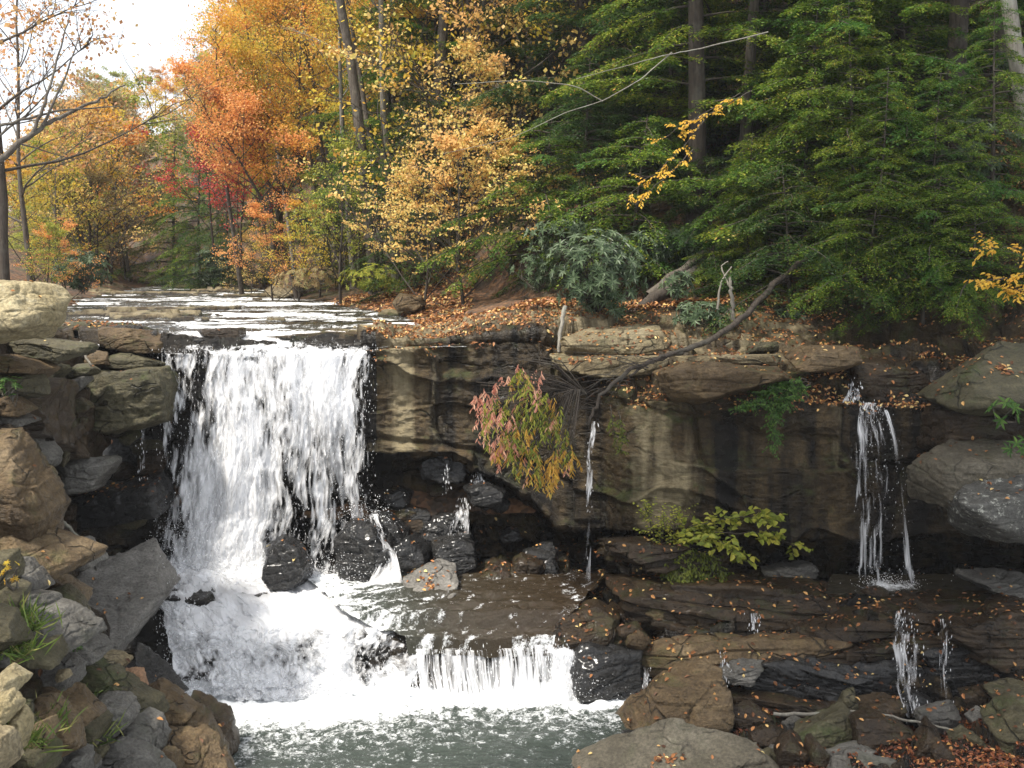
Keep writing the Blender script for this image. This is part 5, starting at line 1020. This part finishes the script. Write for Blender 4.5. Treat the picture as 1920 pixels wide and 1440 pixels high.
# fallen trunk arching over the cliff with bare twigs, and the coloured bush
def wood(paths, label, name, bark, cat, sides=8, leaf=None):
    O = P(*paths[0][0][0]); g = Geo(); rs = np.random.default_rng(len(paths) * 7 + 1)
    for pts, r0, r1 in paths:
        q = np.array([P(*p) for p in pts]) - O; n = len(q); t = np.linspace(0, 1, n); tt = np.linspace(0, 1, 6 * (n - 1) + 1)
        q2 = np.stack([np.interp(tt, t, q[:, k]) for k in range(3)], -1)
        for _ in range(3): q2[1:-1] = (q2[:-2] + 2 * q2[1:-1] + q2[2:]) / 4
        q2[1:-1] += rs.normal(0, min(r0 * .25, .03), (len(q2) - 2, 3)); g.tube(q2, r0, r1, sides)
    return link(name, g.mesh(name, [M[bark]]), loc=tuple(O), label=label, category=cat)
paths = [([(1560,450,23.4),(1460,525,22),(1400,590,21.2),(1330,640,20.2),(1240,670,19.5),(1170,700,19.1),(1125,745,18.95),(1103,797,18.9)], .075, .024), ([(1330,640,20.2),(1290,655,19.8),(1230,672,19.4),(1180,705,19.1)], .05, .02)]
rg = random.Random(8)
for k in range(19):
    a = rg.uniform(0, 1); sx = 1240 - 125 * a; sy = 670 + 100 * a; L = rg.uniform(60, 190); an = rg.uniform(-.35, .7)
    paths.append(([(sx, sy, 19.2), (sx - L * .4, sy - 14 + an * L * .25, 19), (sx - L, sy + an * L + 12, 18.8)], .009, .003))
wood(paths, "fallen trunk arching over the cliff edge and ending in bare twigs", "fallen_tree", 'bark_dark', "fallen tree")
rs = np.random.default_rng(77); w_ = Geo(); f = Geo(); O = P(1100, 725, 19)
outl = [(880,745),(905,742),(940,715),(985,680),(1015,700),(1040,750),(1080,830),(1075,880),(1035,920),(1000,905),(950,880),(915,860),(905,790)]
def inside(x, y, pl):
    c = False
    for i in range(len(pl)):
        (x1, y1), (x2, y2) = pl[i], pl[i - 1]
        if (y1 > y) != (y2 > y) and x < (x2 - x1) * (y - y1) / (y2 - y1) + x1: c = not c
    return c
for i in range(250):
    while True:
        x, y = rs.uniform(870, 1090), rs.uniform(675, 925)
        if inside(x, y, outl): break
    d = 18.7 + rs.normal(0, .28); y0 = y; y = y - 14; p = P(x, y, d) - O
    if i % 2 == 0: w_.tube(np.array([P(1100, 740, 19) - O, P((x + 1100) / 2, min(y, 745) - 15, 18.9) - O, P(x, y - 25, d) - O, p]), .012, .003, 4)
    n = rs.integers(8, 15); s = np.linspace(0, 1, n)[:, None]; st = p + np.array([rs.normal(-.2, .45), rs.normal(0, .3), -1.]) * s * rs.uniform(.1, .36)
    an = rs.uniform(0, 6.3, n); dd = np.stack([np.cos(an) * .7, np.sin(an) * .7, -np.ones(n)], -1)
    pk = np.clip((975 - x) / 70, 0, 1) * np.clip((880 - y) / 60, 0, 1) * .9 + (y < 745) * .45
    pk = pk * .8 + .08; y = y0; og = np.clip((y - 830) / 60, 0, 1) * .7 + (x > 1030) * .25 + .1
    q = rs.random(); mi_ = 0 if q < pk else (2 if rs.random() < og else 1)
    f.leaves(st, dd, rs.normal(0, 1, (n, 3)) + np.array([0, -1, .3]), rs.uniform(.06, .14, n), rs.uniform(.02, .036, n), mi_, 1)
e = empty("hanging_bush", tuple(O), label="drooping bush with pink, green and orange leaves hanging before the cliff", category="bush")
link("stems", w_.mesh("stems", [M['bark_dark']]), e); link("foliage", f.mesh("foliage", [M['b_pink'], M['b_green'], M['b_orange']], smooth=False), e)
# logs, poles, sticks
wood([([(1215,555,23.6),(1300,490,24.2),(1385,440,25)], .11, .08)], "bare fallen log leaning up the slope, left one of the crossed logs", "fallen_log", 'bark', "log")
wood([([(1170,600,22.8),(1290,520,23.8),(1400,450,25)], .15, .11)], "mossy fallen log beneath the bare one", "fallen_log", 'bark_dark', "log")
spray([[(1290,520,23.6),(1340,488,24),(1390,455,24.6)]], "moss growing on the fallen log", 'moss', "moss_patch", .06, 17, 130, cat="moss", twig=.15, hang=.8)
wood([([(1060,575,21.2),(1050,620,20.9),(1048,660,20.7)], .045, .035)], "thin bare pole standing on the cliff top below the rhododendron", "pole", 'bark_pale', "pole")
wood([([(1375,600,21.5),(1372,560,21.5),(1368,520,21.6)], .05, .03), ([(1345,580,21.5),(1350,530,21.6),(1372,500,21.7)], .025, .012)], "pale bare stems beside the arching branch", "dead_sapling", 'bark_pale', "dead sapling")
wood([([(95,960,16),(130,990,16.2),(160,1022,16.4)], .03, .022), ([(160,1022,16.4),(200,1029,16.3)], .022, .015)], "broken pale stick leaning on the left rocks", "stick", 'bark_pale', "stick")
wood([([(152,640,18.6),(160,670,18.4),(172,685,18.3)], .025, .018)], "short grey stick on the long tapering slab", "stick", 'bark_pale', "stick")
wood([([(388,1376,15.0),(402,1364,15),(413,1352,15)], .014, .006)], "little dark twig poking over the pool edge", "stick", 'bark_dark', "stick")
wood([([(1450,1338,15.9),(1530,1340,15.9),(1620,1332,15.7),(1700,1350,15.6),(1790,1370,15.5)], .03, .018)], "long pale stick lying across the bottom right rocks", "stick", 'bark_pale', "stick")
wood([([(1370,540,21.8),(1350,500,22),(1365,490,22)], .02, .01)], "crooked thin dead shoot by the logs", "dead_sapling", 'bark_pale', "dead sapling")
wood([([(1440,60,23),(1310,92,22.5),(1240,105,22.2),(1170,125,22),(1080,148,21.8)], .014, .005), ([(1260,98,22.3),(1200,150,22),(1130,190,21.8),(1060,210,21.6),(960,260,21.4),(830,288,21.2)], .012, .004), ([(1130,190,21.8),(1080,160,21.7),(980,150,21.6),(850,158,21.4)], .012, .005)], "long pale bare branch reaching left from the hemlocks", "dead_branch", 'bark_pale', "branch")
wood([([(-120,360,17),(0,300,17.3),(60,250,17.5),(110,220,17.8),(180,190,18.2),(235,160,18.6)], .06, .012), ([(60,250,17.5),(90,180,17.6),(110,100,17.8),(135,15,18)], .03, .008), ([(80,235,17.6),(120,150,17.8),(160,40,18.1)], .025, .006), ([(-60,250,17.2),(20,230,17.4),(120,205,17.8),(225,200,18.4)], .03, .008), ([(40,270,17.4),(90,285,17.6),(140,300,17.9)], .014, .005)], "pale bare boughs reaching in from the left edge", "bare_branch", 'bark', "branch")
# ------------------------------------------------------------------ litter, grass
def scatter(Gp, Nn, mask, n, L, m, label, seed, name="leaf_litter", lift=.012, flat=.35, kind=0):
    rs = np.random.default_rng(seed); idx = np.flatnonzero(mask.ravel()); idx = rs.choice(idx, n); p = Gp.reshape(-1, 3)[idx]; nn = Nn.reshape(-1, 3)[idx]; nn = np.where(nn[:, 2:3] < 0, -nn, nn)
    p = p + nn * lift + rs.normal(0, .02, p.shape) * np.array([1, 1, .2]); g = Geo(); Ls = L * rs.uniform(.6, 1.3, n); nr = nn + rs.normal(0, flat, (n, 3)); g.leaves(p, np.cross(nr, rs.normal(0, 1, (n, 3))), nr, Ls, Ls * .6, 0, 1)
    return link(name, g.mesh(name, [M[m]], smooth=False), kind="stuff", label=label)
up = np.abs(CN[..., 2]); cpx, cpy = to_px(CLIFF); ns = fbm(CLIFF, (1.2, 1.2, 1.2), 3, 200)
rid = rowid[:, None] + 0 * cpx
scatter(CLIFF, CN, (up > .6) & (rid < 4.2) & (cpx > 690) & (cpx < 2000) & (ns > -.25), 13000, .068, 'litter', "fallen orange leaves on the cliff top ledges", 1)
scatter(CLIFF, CN, (up > .55) & (rid > 8.2) & (rid < 12.6) & (cpx > 1130) & (ns > -.1), 5000, .062, 'litter', "orange leaves stuck on the wet right ledges", 2)
scatter(CLIFF, CN, (rid > 12.6) & (cpx > 1330) & (cpx < 2000) & (CLIFF[..., 1] > 13.5) & (ns > -.3), 8000, .07, 'litter_red', "wet red brown leaves between the bottom right boulders", 3)
scatter(CLIFF, CN, (up > .4) & (rid > 6.5) & (rid < 9) & (cpx > 830) & (cpx < 1180), 500, .08, 'litter', "scattered leaves in the dark recess", 4)
tp = []
nyl = 300; Yl = np.repeat(np.linspace(22.5, 48, nyl)[:, None], 300, 1); Xl = np.linspace(-1, 1, 300)[None] * (Yl * .5) + .0
Gl = np.stack([Xl, Yl, Hh(Xl, Yl)], -1); Nl = grid_normals(Gl)
scatter(Gl, Nl, (np.abs(Xl - XC(Yl)) > HW(Yl) + .6) & (fbm(Gl, (.6, .6, .6), 3, 210) > -.3) & (Yl < np.where(Xl < -1, 34, 24.3)), 16000, .1, 'litter', "carpet of fallen leaves under the forest", 5, lift=.03)
# leaves lying on the boulders
rs = np.random.default_rng(9); g = Geo(); gP = []; gN = []
for o, C, me in ROCKTOPS:
    px, py = to_px(C)
    dens = 34 if 'shelf' in o['label'] or 'ledge' in o['label'] else 14 if px > 1150 and py > 1080 else (22 if px > 1000 and py < 800 else (3 if px < 420 else 8))
    n_ = len(me.vertices); co = np.zeros(n_ * 3); no = np.zeros(n_ * 3); me.vertices.foreach_get("co", co); me.vertex_normals.foreach_get("vector", no)
    co = co.reshape(-1, 3); no = no.reshape(-1, 3); c_ = np.flatnonzero(no[:, 2] > .55)
    if len(c_) < 5: continue
    area = np.ptp(co[:, 0]) * np.ptp(co[:, 1]); k = min(int(dens * area * rs.uniform(.3, 1.6)), 170)
    if k < 1: continue
    c_ = rs.choice(c_, k); gP.append(co[c_] + np.array(C) + no[c_] * .015); gN.append(no[c_] + rs.normal(0, .2, (k, 3)))
gP = np.concatenate(gP); gN = np.concatenate(gN); n_ = len(gP); L_ = rs.uniform(.05, .1, n_)
g.leaves(gP, np.cross(gN, rs.normal(0, 1, (n_, 3))), gN, L_, L_ * .6, 0, 1)
link("leaf_litter", g.mesh("leaf_litter", [M['litter']], smooth=False), kind="stuff", label="single fallen leaves lying on the boulders")
def tuft(px, py, label, n, L, seed):
    rs = np.random.default_rng(seed); d = bank_depth(px, py) - .35; g = Geo(); C = P(px, py, d); p = rs.normal(0, 1, (n, 3)) * np.array([.16, .1, .02]); a = rs.uniform(0, 6.3, n)
    dd = np.stack([np.cos(a) * .6 + .2, np.sin(a) * .6 - .2, rs.uniform(.1, 1.1, n)], -1); g.leaves(p, dd, rs.normal(0, 1, (n, 3)), L * rs.uniform(.5, 1.2, n), .014, 0, 1)
    link("grass_tuft", g.mesh("grass", [M['grass']], smooth=False), loc=tuple(C), label=label, category="grass tuft")
tuft(155, 1385, "grass tuft right of the leaning brown block", 160, .3, 1); tuft(108, 1310, "grass tuft on the narrow brown slab", 110, .2, 2); tuft(22, 1180, "dry grass at the left edge under the heap", 240, .35, 3)
tuft(15, 1400, "grass tuft in the bottom left corner", 200, .3, 4); tuft(70, 1370, "grass tuft beside the lowest cream rock", 160, .3, 5); tuft(10, 1230, "dry grass tuft above the highest cream rock", 160, .28, 6)
for n, m, k in ((len(TREES), len(ROCKTOPS), 0),): print("TREES", n, "ROCKS", m, "POLYS", sum(len(o.data.polygons) for o in bpy.data.objects if o.type == 'MESH'))

# ------------------------------------------------------------------ air
hv = [(x, y, z) for x in (-150, 150) for y in (-4, 215) for z in (-2.2, 75)]
hm = bpy.data.materials.new("haze"); hm.use_nodes = True; nt = hm.node_tree; nt.nodes.remove(nt.nodes["Principled BSDF"])
pv = nt.nodes.new("ShaderNodeVolumePrincipled"); pv.inputs["Color"].default_value = (.95, .96, 1, 1); pv.inputs["Density"].default_value = .00045; pv.inputs["Anisotropy"].default_value = .3
nt.links.new(pv.outputs[0], nt.nodes["Material Output"].inputs["Volume"])
link("haze", mesh_np("haze", hv, [(0, 1, 3, 2), (4, 6, 7, 5), (0, 4, 5, 1), (2, 3, 7, 6), (0, 2, 6, 4), (1, 5, 7, 3)], mats=[hm], smooth=False), kind="stuff", label="pale damp air")
